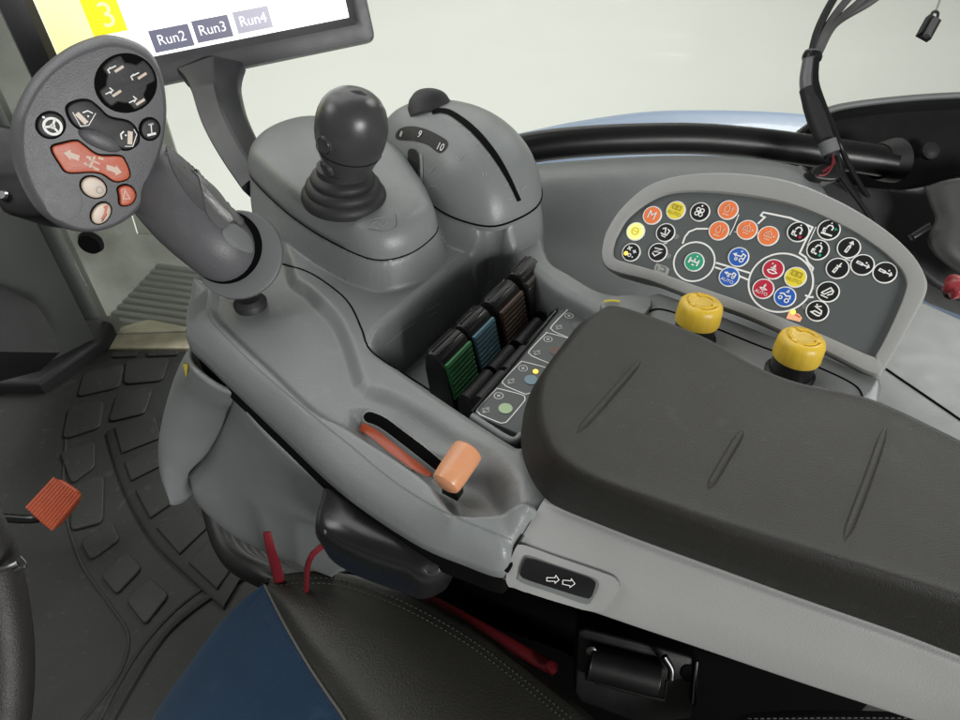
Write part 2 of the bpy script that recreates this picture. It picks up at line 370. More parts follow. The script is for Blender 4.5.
# pedal
pd = thing('pedal', W(55, 520, FZ), 'orange ribbed foot pedal on a thin black arm', 'pedal')
pl = Plane(W(56, 505, FZ + .10), V((.25, -.55, .8)))
C4 = [pl.pt(x, y) for x, y in ((27, 508), (57, 476), (86, 495), (55, 533))]; P = []
for i in range(4):
    a, p, d = C4[i - 1], C4[i], C4[(i + 1) % 4]
    for t in (0, .25, .5, .75, 1):
        s1 = p.lerp(a, .3); s2 = p.lerp(d, .3); P.append(s1.lerp(p, t).lerp(p.lerp(s2, t), t))
b = MB(); b.prism(P, pl.n, .012, ORG, .004, 0)
for i in range(11):
    t = .07 + i * .086; a = C4[0].lerp(C4[3], t); d = C4[1].lerp(C4[2], t)
    b.tube([a.lerp(d, .04) + pl.n * .012, a.lerp(d, .96) + pl.n * .012], .0028, ORG, 8)
b.build('tread', pd)
b = MB(); b.tube([pl.pt(52, 512, -.004), pl.pt(30, 519, -.02), pl.pt(0, 518, -.02), pl.pt(-60, 512, -.02)], .0065, BLKG, 10, 16); b.build('arm', pd)

# steering wheel rim at the left edge
sw = thing('steering_wheel', D(-150, 660, .52), 'dark steering wheel, only the edge of its thick rim in view', 'steering wheel')
WH = [D(x, y, .5) for x, y in ((-40, 498), (-13, 545), (1, 595), (8, 658), (4, 725), (-14, 790), (-70, 850), (-160, 880), (-270, 840), (-330, 740), (-330, 620), (-270, 510), (-170, 462), (-90, 466))]
b = MB(); b.tube(WH, .0165, mat('wheel_skin', (.030, .028, .026), .5, .4, 900, var=.1), 18, 120, True); b.build('rim', sw)
b = MB(); b.tube([D(-330, 680, .5), D(-160, 670, .53), D(6, 680, .5)], .010, BLK, 10, 20); b.lathe(D(-160, 670, .54), -FW, [(0, 0), (.05, 0), (.05, .03), (.04, .04), (0, .04)], BLK, 30, False); b.build('spoke', sw)
b = MB(); q = WH[1]; b.tube([D(-6, 571, .485), D(10, 567, .482), D(18, 563, .483)], .0022, METAL, 8, 8); b.tube([D(18, 558, .483), D(24, 566, .483), D(16, 570, .483)], .0022, METAL, 8, 10); b.build('clip', sw)

# ------------------------------------------------------------------ seat
st = thing('seat', W(400, 690, .10), 'tractor seat with blue cloth centre and stitched dark leather side', 'seat')
def rl(P): return [W(*p) for p in P]
seam = rl([(372, 770, .502), (345, 720, .502), (326, 692, .502), (307, 663, .50), (285, 625, .495), (265, 586, .486)])
b = MB(); fr = rl([(135, 770, .455), (155, 716, .46), (184, 672, .465), (216, 628, .472), (242, 601, .479), (264, 585, .485)])
b.loft([[p + V((.012, .01, -.10)) for p in fr], [p + V((-.002, .002, -.03)) for p in fr], fr, rl([(185, 770, .485), (198, 716, .487), (214, 676, .487), (236, 637, .487), (250, 608, .487), (264.4, 585.4, .486)]),
        rl([(270, 770, .505), (268, 716, .504), (268, 682, .502), (262, 642, .498), (258, 612, .492), (264.7, 585.7, .486)]), seam], 60, 8, BLUF)
b.build('cloth_centre', st, solid=.004, ang=80)
b = MB(); ed = rl([(264, 585, .486), (276, 577, .486), (300, 572, .487), (340, 573, .49), (400, 591, .492), (470, 627, .492), (530, 671, .492), (600, 728, .492), (650, 775, .492)])
b.loft([seam[::-1], rl([(266, 586, .488), (288, 606, .503), (318, 640, .510), (350, 672, .514), (400, 735, .516), (430, 775, .516)]),
        rl([(268, 584, .488), (300, 592, .502), (345, 610, .510), (400, 645, .514), (470, 712, .516), (530, 775, .516)]),
        rl([(268, 582, .487), (300, 577, .495), (342, 579, .499), (400, 599, .502), (466, 635, .502), (525, 679, .502), (592, 736, .502), (630, 775, .502)]),
        ed, [p + V((.004, .004, -.02)) for p in ed], [p + V((-.01, -.01, -.09)) for p in ed]], 80, 8, LEA)
lb = b.bvh(); b.build('leather_bolster', st, solid=.004, ang=80)
b = MB(); b.tube([p + Z * .001 for p in seam], .0011, mat('piping', (.10, .097, .088), .5, 0), 8, 60); b.build('piping', st)
b = MB(); SQ = cr([V((x, y, 0)) for x, y in ((278, 582), (300, 579), (342, 581), (400, 601), (466, 637), (525, 681), (575, 722))], 130)
for off in (0, 5):
    for i in range(0, 128, 2):
        a, _ = hit(lb, SQ[i].x - off * .5, SQ[i].y + off, .0005); d, _ = hit(lb, SQ[i + 1].x - off * .5, SQ[i + 1].y + off, .0005)
        if a and d: b.tube([a, d], .00045, STITCH, 6)
b.build('stitching', st)
b = MB(); O = rl([(250, 612, .38), (420, 600, .38), (560, 650, .38), (720, 740, .38), (720, 900, .38), (300, 900, .38), (180, 800, .38)]); b.prism(O, -Z, .30, DEEP, .02, 0); b.build('base', st)  # base doubles as dark filler, near-black to paint the shade below the seat
# black bellows hose below the pedestal
b = MB()
for i in range(5):
    b.tube(rl([(208 + i * 9, 488 + i * 8, .38 - i * .012), (228 + i * 10, 550 + i * 4, .38 - i * .012), (270 + i * 8, 578 + i * 2, .40 - i * .012), (330, 600, .40 - i * .012), (400, 625, .40 - i * .012)]), .012, BLK, 10, 30)
b.build('seat_bellows', label='black folded rubber bellows between the grey pedestal and the seat', cat='bellows')
# red levers
b = MB(); b.tube(rl([(267, 532, .575), (270, 547, .56), (276, 568, .52), (284, 605, .44)]), [.003, .0044, .0046, .0046], REDS, 12, 20, flat=.35, upv=V((0, -1, 0.3))); b.build('seat_lever', label='flat red seat lever standing up in front of the bolster', cat='lever')
b = MB(); b.tube(rl([(326, 544, .60), (318, 549, .595), (311, 557, .588), (307, 572, .55), (306, 605, .46)]), .0021, REDS, 10, 24); b.build('pull_loop', label='thin red looped handle below the black box', cat='handle')
b = MB(); b.tube(rl([(340, 566, .47), (375, 578, .47), (420, 596, .47), (470, 622, .47), (520, 650, .468), (556, 670, .466)]), .0055, REDS, 12, 40, flat=.5); b.lathe(W(552, 668, .474), Z, [(0, 0), (.0045, 0), (.0045, .003), (0, .004)], REDS, 16, False); b.build('seat_rail', label='dark red seat rail running along the edge of the bolster', cat='rail')

# ------------------------------------------------------------------ pedestal under the console
pe = thing('console_pedestal', W(260, 500, .46), 'moulded grey pedestal in two bulging covers under the armrest console', 'pedestal')
b = MB(); lf = rl([(190, 346, .664), (181, 362, .640), (172, 385, .61), (163, 418, .575), (160, 446, .545), (166, 474, .515), (184, 500, .485)])
rt = rl([(237, 394, .657), (233, 404, .636), (231, 412, .61), (224, 432, .58), (206, 454, .55), (192, 474, .52), (186, 501, .485)])
md_ = [a.lerp(d, .5) + V((-.006, -.012, .010)) for a, d in zip(lf, rt)]
b.loft([[p + V((.06, .05, 0)) for p in lf], [p + V((.018, .03, 0)) for p in lf], lf, md_, rt, [p + V((.012, .03, -.008)) for p in rt]], 40, 8, GREY); fcb = b.bvh(); b.build('front_cover', pe, solid=.003, ang=80)
b = MB(); L0 = rl([(235, 396, .656), (260, 428, .651), (285, 452, .650), (311, 475, .650), (342, 501, .650), (380, 531, .650)])
L1 = rl([(226, 421, .602), (252, 452, .612), (276, 476, .615), (302, 497, .617), (332, 518, .619), (370, 545, .619)])
L2 = rl([(207, 454, .55), (224, 478, .556), (252, 503, .56), (282, 523, .562), (312, 540, .564), (354, 562, .566)])
L3 = rl([(189, 477, .522), (197, 502, .512), (224, 528, .505), (256, 547, .503), (291, 561, .502), (332, 577, .502)])
b.loft([L0, L1, L2, L3, [p + V((.008, .014, -.02)) for p in L3], [p + V((.02, .05, -.06)) for p in L3]], 50, 8, GREY)
pb = b.bvh(); b.build('rear_cover', pe, solid=.003, ang=80)
b = MB(); b.loft([[p + V((-.004, .02, -.006)) for p in rt], [p + V((.02, .024, 0)) for p in rt]], 30, 4, DEEP); b.build('cover_gap', pe)
b = MB(); decal(b, fcb, [(190, 351), (199, 361), (187, 377), (184, 364)], YSTK, .0008, 24, 4, smooth=False); b.build('warning_sticker', pe)

# black box under the console edge
bx = thing('black_box', W(380, 545, .55), 'semi gloss black plastic box tucked under the console edge', 'box')
O = cr(rl([(x, y, .645) for x, y in ((331, 489), (320, 506), (315, 530), (324, 545), (355, 562), (400, 578), (428, 586), (456, 570), (445, 545), (385, 512))]), 60, True)
c = sum(O, V()) / len(O); b = MB(); b.rings([[c + (p - c) * .9 - Z * .02 for p in O], O, [c + (p - c) * .96 + Z * .006 for p in O], [c + (p - c) * .90 + Z * .010 for p in O], [c + (p - c) * .8 + Z * .013 for p in O], [c + (p - c) * .4 + Z * .016 for p in O]], BLKG, True, True); b.build('shell', bx, ang=70)
b = MB(); b.tube([p + Z * .010 for p in cr(rl([(343, 500, .645), (333, 513, .645), (327, 529, .645), (329, 543, .645)]), 20)], .0012, CABLE, 8); b.build('moulded_edge', bx)
b = MB(); b.lathe(W(432, 568, .653), Z, [(0, 0), (.004, 0), (.004, .003), (.002, .004), (0, .004)], BLKM, 14, False); b.build('screw', bx)

# ------------------------------------------------------------------ armrest console
con = thing('armrest_console', W(450, 400, .60), 'grey armrest console with recessed lever tray and dark padded rest', 'console')
def P2(P): return np.array([[W(*p).x, W(*p).y] for p in P])
MOUND = [(250, 173), (258, 186), (283, 210), (310, 230), (340, 247), (365, 258), (382, 261), (400, 258), (418, 250), (436, 234), (436, 222), (425, 200), (405, 172), (375, 150), (345, 139), (310, 135), (280, 142), (258, 156)]
DSEAM = [(380, 160), (403, 184), (427, 203), (453, 219), (487, 228), (512, 223), (537, 208), (541, 190), (528, 172), (500, 156), (460, 145), (415, 142), (388, 148)]
ZS = .722
bodyP = [(184, 303, .69), (184, 315, .686), (186, 330, .68), (190, 347, .675), (210, 369, .672), (233, 391, .672), (258, 415, .672), (284, 440, .672), (330, 484, .672), (371, 516, .672), (420, 547, .672), (460, 564, .672), (503, 578, .672),
         (520, 548, .685), (545, 508, .70), (600, 470, .70), (640, 400, .70), (680, 340, .70), (652, 306, .70), (622, 294, .70), (598, 288, .70), (572, 273, .70), (553, 255, .705), (545, 232, .708), (543, 205, .717),
         (533, 176, .720), (500, 156, .720), (450, 140, .720), (400, 136, .720), (370, 146, .720), (345, 136, .720), (310, 131, .720), (278, 139, .720), (255, 153, .720), (246, 172, .720), (245, 192, .716), (243, 215, .708), (228, 245, .70), (213, 268, .695), (199, 284, .69), (189, 292, .69)]
topP = [(208, 288, .70), (206, 305, .70), (215, 322, .70), (240, 347, .70), (267, 372, .70), (290, 395, .70), (313, 415, .70), (340, 428, .70), (395, 462, .70), (428, 488, .70), (450, 516, .70), (480, 518, .70), (530, 513, .70),
        (620, 560, .70), (800, 400, .70), (700, 200, .70), (560, 80, .70), (300, 60, .70), (180, 110, .70), (180, 250, .70)]
trayP = [(371, 343, .70), (373, 334, .70), (382, 324, .70), (440, 275, .70), (478, 247, .70), (488, 243, .70), (500, 243, .70), (512, 249, .70), (552, 283, .70), (598, 309, .70), (640, 335, .70), (610, 400, .70), (560, 480, .70), (522, 447, .70), (514, 446, .70), (450, 405, .70), (377, 354, .70)]
basP = [(347, 407, .70), (352, 402, .70), (372, 404, .70), (400, 420, .70), (430, 445, .70), (460, 452, .70), (490, 462, .70), (508, 480, .70), (522, 511, .70), (455, 514, .70), (436, 487, .70), (398, 460, .70), (362, 437, .70), (348, 421, .70)]
def sdf(P, poly):                        # signed distance, positive inside, and nearest point
    n = len(poly); best = np.full(len(P), 1e9); near = np.zeros_like(P); inside = np.zeros(len(P), bool)
    for i in range(n):
        a = poly[i]; c = poly[(i + 1) % n]; e = c - a
        t = np.clip(((P - a) @ e) / max(e @ e, 1e-14), 0, 1); q = a + t[:, None] * e; d = np.hypot(*(P - q).T)
        m = d < best; best[m] = d[m]; near[m] = q[m]
        cond = ((a[1] > P[:, 1]) != (c[1] > P[:, 1])); xi = (c[0] - a[0]) * (P[:, 1] - a[1]) / (c[1] - a[1] + 1e-15) + a[0]
        inside ^= cond & (P[:, 0] < xi)
    return np.where(inside, best, -best), near
def smooth2(P, n): return np.array([[p.x, p.y] for p in cr([V((x, y, 0)) for x, y in P], n, True)])
bodyO = smooth2(P2(bodyP), 400); topO = smooth2(P2(topP), 160); trayO = smooth2(P2(trayP), 200); basO = smooth2(P2(basP), 120)
mouO = smooth2(P2([(x, y, ZS) for x, y in MOUND]), 120); domO = smooth2(P2([(x, y, ZS - .003) for x, y in DSEAM]), 120)
SLOT = [W(x, y, .692) for x, y in ((362, 411), (380, 416), (408, 437), (430, 455), (452, 474))]
platO = smooth2(P2([(290, 268, .70), (310, 290, .70), (335, 316, .70), (347, 340, .70), (355, 364, .70), (364, 385, .70), (392, 395, .70), (420, 411, .70), (455, 434, .70), (494, 456, .70), (515, 480, .70), (527, 530, .70), (700, 500, .70), (700, 200, .70), (500, 150, .70), (300, 200, .70)]), 160)
slotL = np.array([[p.x, p.y] for p in cr(SLOT, 40)])
ss = lambda x: np.clip(x, 0, 1) ** 2 * (3 - 2 * np.clip(x, 0, 1))
ZT = .700
def zbody(P):
    a, _ = sdf(P, bodyO); tp, _ = sdf(P, topO); bb = np.maximum(-tp, 0); aa = np.maximum(a, 0)
    fr = aa / np.maximum(aa + bb, 1e-9); fr = np.where(bb > 0, fr, 1.0)
    fr = np.where(bb > 0, fr + .10 * np.sin(np.pi * fr), fr)
    z = .686 + (ZT - .686) * fr
    z = z - .0065 * ss((tp - .0005) / .0065)
    pl_, _ = sdf(P, platO); z = z + .0065 * ss((pl_ + .006) / .0105)
    ba, _ = sdf(P, basO); z = z - .011 * ss((ba + .002) / .012) * np.clip(.45 + aa / .05, 0, 1)
    d, _ = sdf(P, mouO); w = np.clip(1 + np.minimum(d, 0) / .022, 0, 1); z = np.maximum(z, ZT - .02 + (ZS - ZT + .02) * w ** 2.3 * (w > 0)) if True else z
    d2, _ = sdf(P, domO); w = np.clip(1 + np.minimum(d2, 0) / .026, 0, 1); zd = ZT - .02 + (ZS - .003 - ZT + .02) * w ** 2.0
    kk = .006; h = np.clip(.5 + .5 * (zd - z) / kk, 0, 1); z = z * (1 - h) + zd * h + kk * h * (1 - h)
    t, _ = sdf(P, trayO); tr = np.clip((t + .0008) / .0075, 0, 1); rim = .0
    z = np.where(t > -.004, np.minimum(z, np.maximum(z - .0015 * ss((t + .004) / .004), z - 9)), z)
    z = z - .046 * (1 - np.sqrt(np.maximum(0, 1 - tr ** 2.2))) * (t > -.0008)
    rr = .005; e = np.clip(aa / rr, 0, 1); z = z - .008 * (1 - np.sqrt(np.maximum(0, 1 - (1 - e) ** 2)))
    return z, a
ST = .0013
x0, y0 = bodyO.min(0) - ST * 2; x1, y1 = bodyO.max(0) + ST * 2
gx = np.arange(x0, x1, ST); gy = np.arange(y0, y1, ST); GX, GY = np.meshgrid(gx, gy); G = np.column_stack([GX.ravel(), GY.ravel()])
sa, ne = sdf(G, bodyO); ins = sa > 0; nxx = len(gx); nyy = len(gy)
I2 = ins.reshape(nyy, nxx); cell = I2[:-1, :-1] | I2[1:, :-1] | I2[:-1, 1:] | I2[1:, 1:]
use = np.zeros((nyy, nxx), bool)
for dy in (0, 1):
    for dx in (0, 1): use[dy:nyy - 1 + dy, dx:nxx - 1 + dx] |= cell
uf = use.ravel(); G2 = np.where(ins[:, None], G, ne)
idx = -np.ones(len(G), int); idx[uf] = np.arange(uf.sum()); Gp = G2[uf]; zz, _ = zbody(Gp)
cy, cx = np.nonzero(cell); k0 = cy * nxx + cx
fcs = np.column_stack([idx[k0], idx[k0 + 1], idx[k0 + nxx + 1], idx[k0 + nxx]]).tolist()
b = MB(); b.add([V((float(p[0]), float(p[1]), float(z))) for p, z in zip(Gp, zz)], fcs, GREY)
cb = b.bvh()
zo, _ = zbody(bodyO)
b.rings([[V((float(p[0]), float(p[1]), float(z))) for p, z in zip(bodyO, zo)], [V((float(p[0]), float(p[1]), float(z) - .006)) for p, z in zip(bodyO, zo)], [V((float(p[0]), float(p[1]), float(z) - .009)) + V((.002, .002, 0)) for p, z in zip(bodyO, zo)]], GREY, False, False)
body = b.build('body', con, ang=60)
# near-black band drawing the shadow gap below the body's edge
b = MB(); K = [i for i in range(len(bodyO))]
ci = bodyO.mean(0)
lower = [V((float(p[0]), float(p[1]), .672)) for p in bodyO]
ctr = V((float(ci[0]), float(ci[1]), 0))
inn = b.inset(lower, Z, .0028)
b.rings([[p + Z * .001 for p in inn], [p - Z * .021 for p in inn]], DEEP, False, False); b.build('edge_shadow_band', con)
# throttle slot insert
def strip_on(mb, bv, P, wpx, m, h, n=40):
    Q = cr([V((x, y, 0)) for x, y in P], n); RR = []
    for i, q in enumerate(Q):
        t = (Q[min(i + 1, n - 1)] - Q[max(i - 1, 0)]).normalized(); d = V((-t.y, t.x, 0)); w = wpx(i / (n - 1)) / 2
        r = [hit(bv, q.x + d.x * w * k, q.y + d.y * w * k, h)[0] for k in (-1, -.66, -.33, 0, .33, .66, 1)]
        if all(r): RR.append(r)
    return mb.rings(RR, m, False, False, closed=False)
SP = [(364, 416), (374, 418.5), (386, 424.5), (408, 441), (426, 455), (446, 471)]
rd = lambda w: (lambda t: w * min(1, (1 - (1 - min(1, t * 9)) ** 2) ** .5 + .15))
b = MB(); strip_on(b, cb, SP, rd(10.5), DEEP, .0009, 60); b.build('throttle_slot', con)
b = MB(); strip_on(b, cb, [(362.5, 415)] + SP[1:], rd(13.5), GREYL, .0005, 60); b.build('slot_rim', con)
b = MB(); strip_on(b, cb, [(360.5, 426.5), (375, 434.5), (394, 450), (414, 465), (431, 475.5)], lambda t: 9.5 + 1.5 * math.sin(math.pi * t) - 4 * max(0, t - .8) * 5, ORG, .0008, 60); b.build('speed_band', con)
b = MB(); strip_on(b, cb, [(359, 425.5), (375, 434.5), (394, 450), (414, 465), (433, 477)], lambda t: 12 + 1.5 * math.sin(math.pi * t) - 4 * max(0, t - .8) * 5, GREYD, .0004, 60); b.build('band_rim', con)
# seams (dark joint lines let into the body)
def seam_tube(P, name, r=.0006, bv=None, m=DEEP, par=None):
    bb = MB(); pts = path_on(bv or cb, P, .0001, 60); bb.tube(pts, r, m, 6); return bb.build(name, par or con)
seam_tube([(283, 264), (310, 273), (338, 292), (352, 308), (362, 330), (373, 353), (420, 384), (470, 416), (519, 447)], 'joint_line', .00065)
seam_tube([(208, 310), (212, 322), (225, 336), (262, 372), (310, 413), (350, 445), (390, 478), (430, 504), (470, 523), (512, 540)], 'joint_line', .0004, m=GREYD)
seam_tube([(503, 577), (520, 548), (543, 509)], 'joint_line', .0013)
# joystick housing (raised cover)
M0 = [W(x, y, ZS) for x, y in MOUND]; M0 = cr(M0, 90, True); c = sum(M0, V()) / len(M0) + V((.0, 0, 0))
def ring(s, z, C=c, O=M0): return [V((C.x + (p.x - C.x) * s, C.y + (p.y - C.y) * s, z)) for p in O]
b = MB(); b.rings([ring(.985, ZS - .004), ring(.985, ZS + .0005), ring(1.0, ZS + .001), ring(1.0, ZS + .006), ring(.985, ZS + .012), ring(.955, ZS + .0175), ring(.91, ZS + .0215), ring(.86, ZS + .0235), ring(.8, ZS + .0245), ring(.5, ZS + .026), ring(.1, ZS + .0265)], GREY, False, True)
jb = b.bvh(); b.build('joystick_housing', con, ang=60)
bb = MB(); bb.tube([p + Z * .0006 for p in ring(.998, ZS)], .0007, DEEP, 6, closed=True); bb.build('joint_line', con)
bb = MB(); pts = path_on(jb, [(396, 215), (396, 226), (385, 231), (368, 229)], .0002, 24); bb.tube(pts, .0003, GREYD, 6)
for P in (((370, 226), (376, 222), (382, 226), (388, 222)), ((374, 219), (386, 217)), ((366, 229), (372, 226), (378, 229))): bb.tube(path_on(jb, P, .0002, 10), .0003, FADEP, 6)
bb.build('embossed_symbol', con)
# dome housing with a curved slot
D0 = cr([W(x, y, ZS - .003) for x, y in DSEAM], 90, True); dc = sum(D0, V()) / len(D0); DH = .053; apex = W(452, 108, ZS + DH - .004)
b = MB(); RR = []
for i in range(15):
    a = i / 14 * math.pi / 2; s = math.cos(a) ** .85 if i < 14 else .02; h = math.sin(a) ** .95
    cc = dc.lerp(V((apex.x, apex.y, dc.z)), h * .55)
    RR.append([V((cc.x + (p.x - dc.x) * s, cc.y + (p.y - dc.y) * s, ZS - .002 + DH * h)) for p in D0])
b.rings([[p - Z * .004 for p in RR[0]]] + RR, GREY, False, True); db = b.bvh()
b.build('dome_housing', con, ang=60)
bb = MB(); bb.tube([p + Z * .0004 for p in RR[0]], .0008, DEEP, 6, closed=True); bb.build('joint_line', con)
b = MB(); strip_on(b, db, ((432, 113), (440, 111), (452, 114), (473, 130), (492, 152), (507, 176), (519, 201)), lambda t: 4.2 + 2.6 * math.sin(math.pi * min(1, t * 1.1)), DEEP, .0006); b.build('dome_slot', con)
b = MB(); decal(b, db, [(397, 139), (399, 130), (410, 126.5), (425, 129), (440, 136), (448, 142), (446, 149), (439, 153), (428, 145), (414, 141)], BTN, .0006, 50); wnd = b.build('number_window', con)
for t, x, y, s in (('8', 402, 134.5, .006), ('9', 420.5, 135, .008), ('10', 441, 147.5, .008)):
    p, n = hit(db, x, y, .0011); u = (XR * .9 - UP * .45); u = (u - n * u.dot(n)).normalized(); b = MB(); b.text(t, p, u, n.cross(u), s, WHITE); b.build('numeral', wnd)
b = MB(); decal(b, db, [(409, 152), (413, 149), (418, 152), (419.5, 168), (419, 183), (414, 185), (410, 183), (409.5, 168)], BLK, .0012, 40); b.build('thumb_switch', con)
b = MB(); strip_on(b, db, ((421.5, 154), (422.3, 168), (422, 184)), lambda t: 2, GREYL, .0006); b.build('switch_edge', con)
b = MB()
for P in (((455, 157), (460, 160), (464, 154)), ((430, 172), (435, 166)), ((458, 126), (462, 125)), ((467, 134), (472, 132)), ((476, 145), (480, 142)), ((487, 158), (490, 155)), ((496, 171), (499, 168)), ((505, 186), (508, 183)), ((507, 200), (512, 198)), ((522, 190), (526, 186)), ((428, 186), (436, 186)), ((483, 172), (483, 177)), ((486, 172), (486, 177))):
    strip_on(b, db, P, lambda t: 1.1, FADEP, .0004, 6)
b.build('scale_marks', con)
# black fingertip lever cap rising behind the dome
b = MB(); o = D(430, 109, (hit(db, 432, 114)[0] - CAM).dot(FW) + .020); ax = (UP * .95 + FW * .2); RRk = []
b.lathe(o - ax * .012, ax, [(.0165, 0), (.0178, .010), (.0172, .016), (.0145, .021), (.009, .0245), (.003, .0258), (.0, .026)], BLKM, 36, False, XR); b.build('fingertip_lever', label='matt black rounded fingertip lever peeking over the grey dome', cat='lever')
# rear frame strip below the pad, with the seat switch plate
fr_ = con
b = MB(); TP = rl([(541, 504, .703), (562, 512, .703), (600, 527, .703), (640, 543, .703), (700, 565, .703), (800, 601, .703), (900, 636, .703), (960, 659, .703), (1100, 712, .703)])
BP = rl([(505, 577, .668), (545, 594, .664), (590, 608, .66), (640, 625, .658), (700, 645, .656), (800, 679, .654), (904, 713, .652), (970, 735, .65), (1100, 780, .65)])
b.loft([[p + V((.03, .05, .0)) for p in TP], [p + V((.004, .006, .001)) for p in TP], TP, [a.lerp(d, .06) + V((-.002, -.003, -.001)) for a, d in zip(TP, BP)], [a.lerp(d, .5) + V((-.004, -.005, .001)) for a, d in zip(TP, BP)], [a.lerp(d, .93) + V((-.002, -.003, .001)) for a, d in zip(TP, BP)], BP, [p + V((.006, .01, -.003)) for p in BP], [p + V((.03, .05, -.003)) for p in BP]], 60, 6, GREYL)
rb = b.bvh(); b.build('rear_frame', con, ang=60)
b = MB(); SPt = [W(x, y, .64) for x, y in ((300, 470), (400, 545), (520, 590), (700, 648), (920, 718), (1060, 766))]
b.prism([p + V((.05, .12, 0)) for p in SPt] + [V((.42, .30, .64)), V((.10, .42, .64))], Z, 0, DEEP, .002, -.56); b.build('dark_void_block', con)  # added near-black block that makes the void under the console dark
b = MB(); PLt = [(515, 549), (522, 543.5), (560, 556), (604, 570.5), (616, 576), (620, 585), (612, 597), (598, 608), (560, 599), (520, 586), (507, 577)]
decal(b, rb, PLt, GREYL, .0025, 70, 6)
Q = cr([V((x, y, 0)) for x, y in PLt], 70, True)
b.rings([[hitn(rb, q.x, q.y, .0001, .33) for q in Q], [hitn(rb, q.x, q.y, .0025, .33) for q in Q]], GREYD, False, False)
sp = b.build('switch_plate', con, ang=30)
b = MB(); decal(b, rb, [(524, 557), (530, 554), (560, 564), (594, 575), (600, 580), (598, 588), (592, 597), (586, 600), (555, 590), (522, 579), (519, 573)], GREYD, .0029, 50, 5); b.build('switch_recess', sp)
b = MB(); decal(b, rb, [(526, 557), (530, 555.5), (560, 564.5), (594, 575.5), (597, 579), (593, 591), (588, 593), (556, 584), (525, 574), (522, 569)], BLKG, .0040, 40, 5); b.build('rocker_switch', sp)
b = MB()
for dx, sgn in ((0, 1), (15, 1)):
    for P in (((548, 573), (556, 573), (557, 571), (560, 575), (556, 578), (556, 576.5), (548, 576), (548, 573)), ) if dx == 0 else (((564, 575), (572, 576), (572.5, 574), (576, 578.5), (571, 582), (571, 580.5), (563.5, 579), (564, 575)),):
        pts = [hit(rb, x, y, .0044)[0] for x, y in P]; b.ribbon(pts, .0004, hit(rb, 555, 575)[1], WHITE)
b.build('switch_symbol', sp)
# padded rest
top = [(600, 311), (612, 306.5), (640, 314), (700, 337), (760, 370), (800, 385), (830, 391), (880, 404), (960, 442), (1060, 495), (1180, 560), (1200, 640), (1080, 642), (960, 602), (900, 583), (800, 552), (720, 527), (640, 499), (600, 484), (574, 471), (555, 455), (545, 436), (540, 416), (540, 396), (547, 373), (571, 341), (589, 320)]
bas = [None] * 11 + [(1240, 700), (1080, 700), (960, 656), (900, 633), (800, 598), (720, 569), (640, 540), (596, 523), (562, 509), (545, 498), (531, 478), (522, 452), (522, 425), (530, 395), (560, 350), (584, 323)]
T = [W(x, y, .742) for x, y in top]; cT = sum(T, V()) / len(T)
Bs = [W(*q, .708) if q else V((p.x, p.y, .708)) + (V((p.x, p.y, 0)) - V((cT.x, cT.y, 0))).normalized() * .004 for p, q in zip(T, bas)]
T = crp(T, 8, True); Bs = crp(Bs, 8, True)
b = MB()
def insr(O, d): return b.inset(O, Z, d)
RR = [Bs, [p.lerp(q, .35) + (p - q) * .0 for p, q in zip(Bs, T)]]
nrm = [((V((p.x, p.y, 0)) - V((cT.x, cT.y, 0))).normalized()) for p in T]
RR = [Bs, [p.lerp(q, .30) + n * .0014 for p, q, n in zip(Bs, T, nrm)], [p.lerp(q, .65) + n * .0016 for p, q, n in zip(Bs, T, nrm)], [p.lerp(q, .88) + n * .0012 for p, q, n in zip(Bs, T, nrm)], [p.lerp(cT, .006) + Z * .0012 for p in T], [p.lerp(cT, .025) + Z * .0022 for p in T], [p.lerp(cT, .06) + Z * .0018 for p in T], [p.lerp(cT, .16) + Z * .0012 for p in T], [p.lerp(cT, .45) + Z * .001 for p in T], [p.lerp(cT, .8) + Z * .001 for p in T], [p.lerp(cT, .97) + Z * .001 for p in T]]
b.rings(RR, PAD, True, True); pdb = b.bvh(); pad = b.build('armrest_pad', con, ang=75)
for P in (((577, 433), (610, 396), (641, 360)), ((708, 489), (725, 460), (743, 430)), ((844, 541), (866, 484), (886, 427))):
    b = MB(); Q = path_on(pdb, P, -.0006, 30); b.tube(Q, [.0008, .0020, .0022, .0022, .0022, .0022, .0022, .0022, .0022, .0020, .0008], PAD, 12, flat=.85, upv=Z); b.build('pad_ridge', pad, ang=80)
# plate that carries the yellow knobs
b = MB(); O = [W(x, y, .700) for x, y in ((640, 296), (660, 292), (700, 306), (760, 330), (820, 354), (862, 371), (880, 377), (883, 384), (881, 402), (878, 420), (800, 420), (700, 380), (652, 345))]
b.prism(O, Z, 0.0, GREY, .003, -.05); b.build('knob_plate', con)
b = MB(); b.tube([W(x, y, .7003) for x, y in ((642, 316), (660, 309), (700, 322), (760, 346), (800, 360), (838, 376), (858, 388), (864, 402))], .0006, DEEP, 6, 50); b.build('joint_line', con)
b = MB(); b.box(W(645, 303, .700), XR, V((0, 1, 0)), Z, .0001, .0001, .0001, GREY, .00001); 
b = MB(); b.prism(cr([W(x, y, .702) for x, y in ((600, 306), (612, 298), (640, 297), (651, 301), (650, 309), (640, 318), (612, 318))], 40, True), Z, .002, GREY, .0015, -.01); b.build('front_stop', con)
b = MB(); b.tube([W(x, y, .7055) for x, y in ((604, 301.5), (612, 300.5), (620, 301.5))], .0007, YELB, 6, 8); b.build('yellow_mark', con)
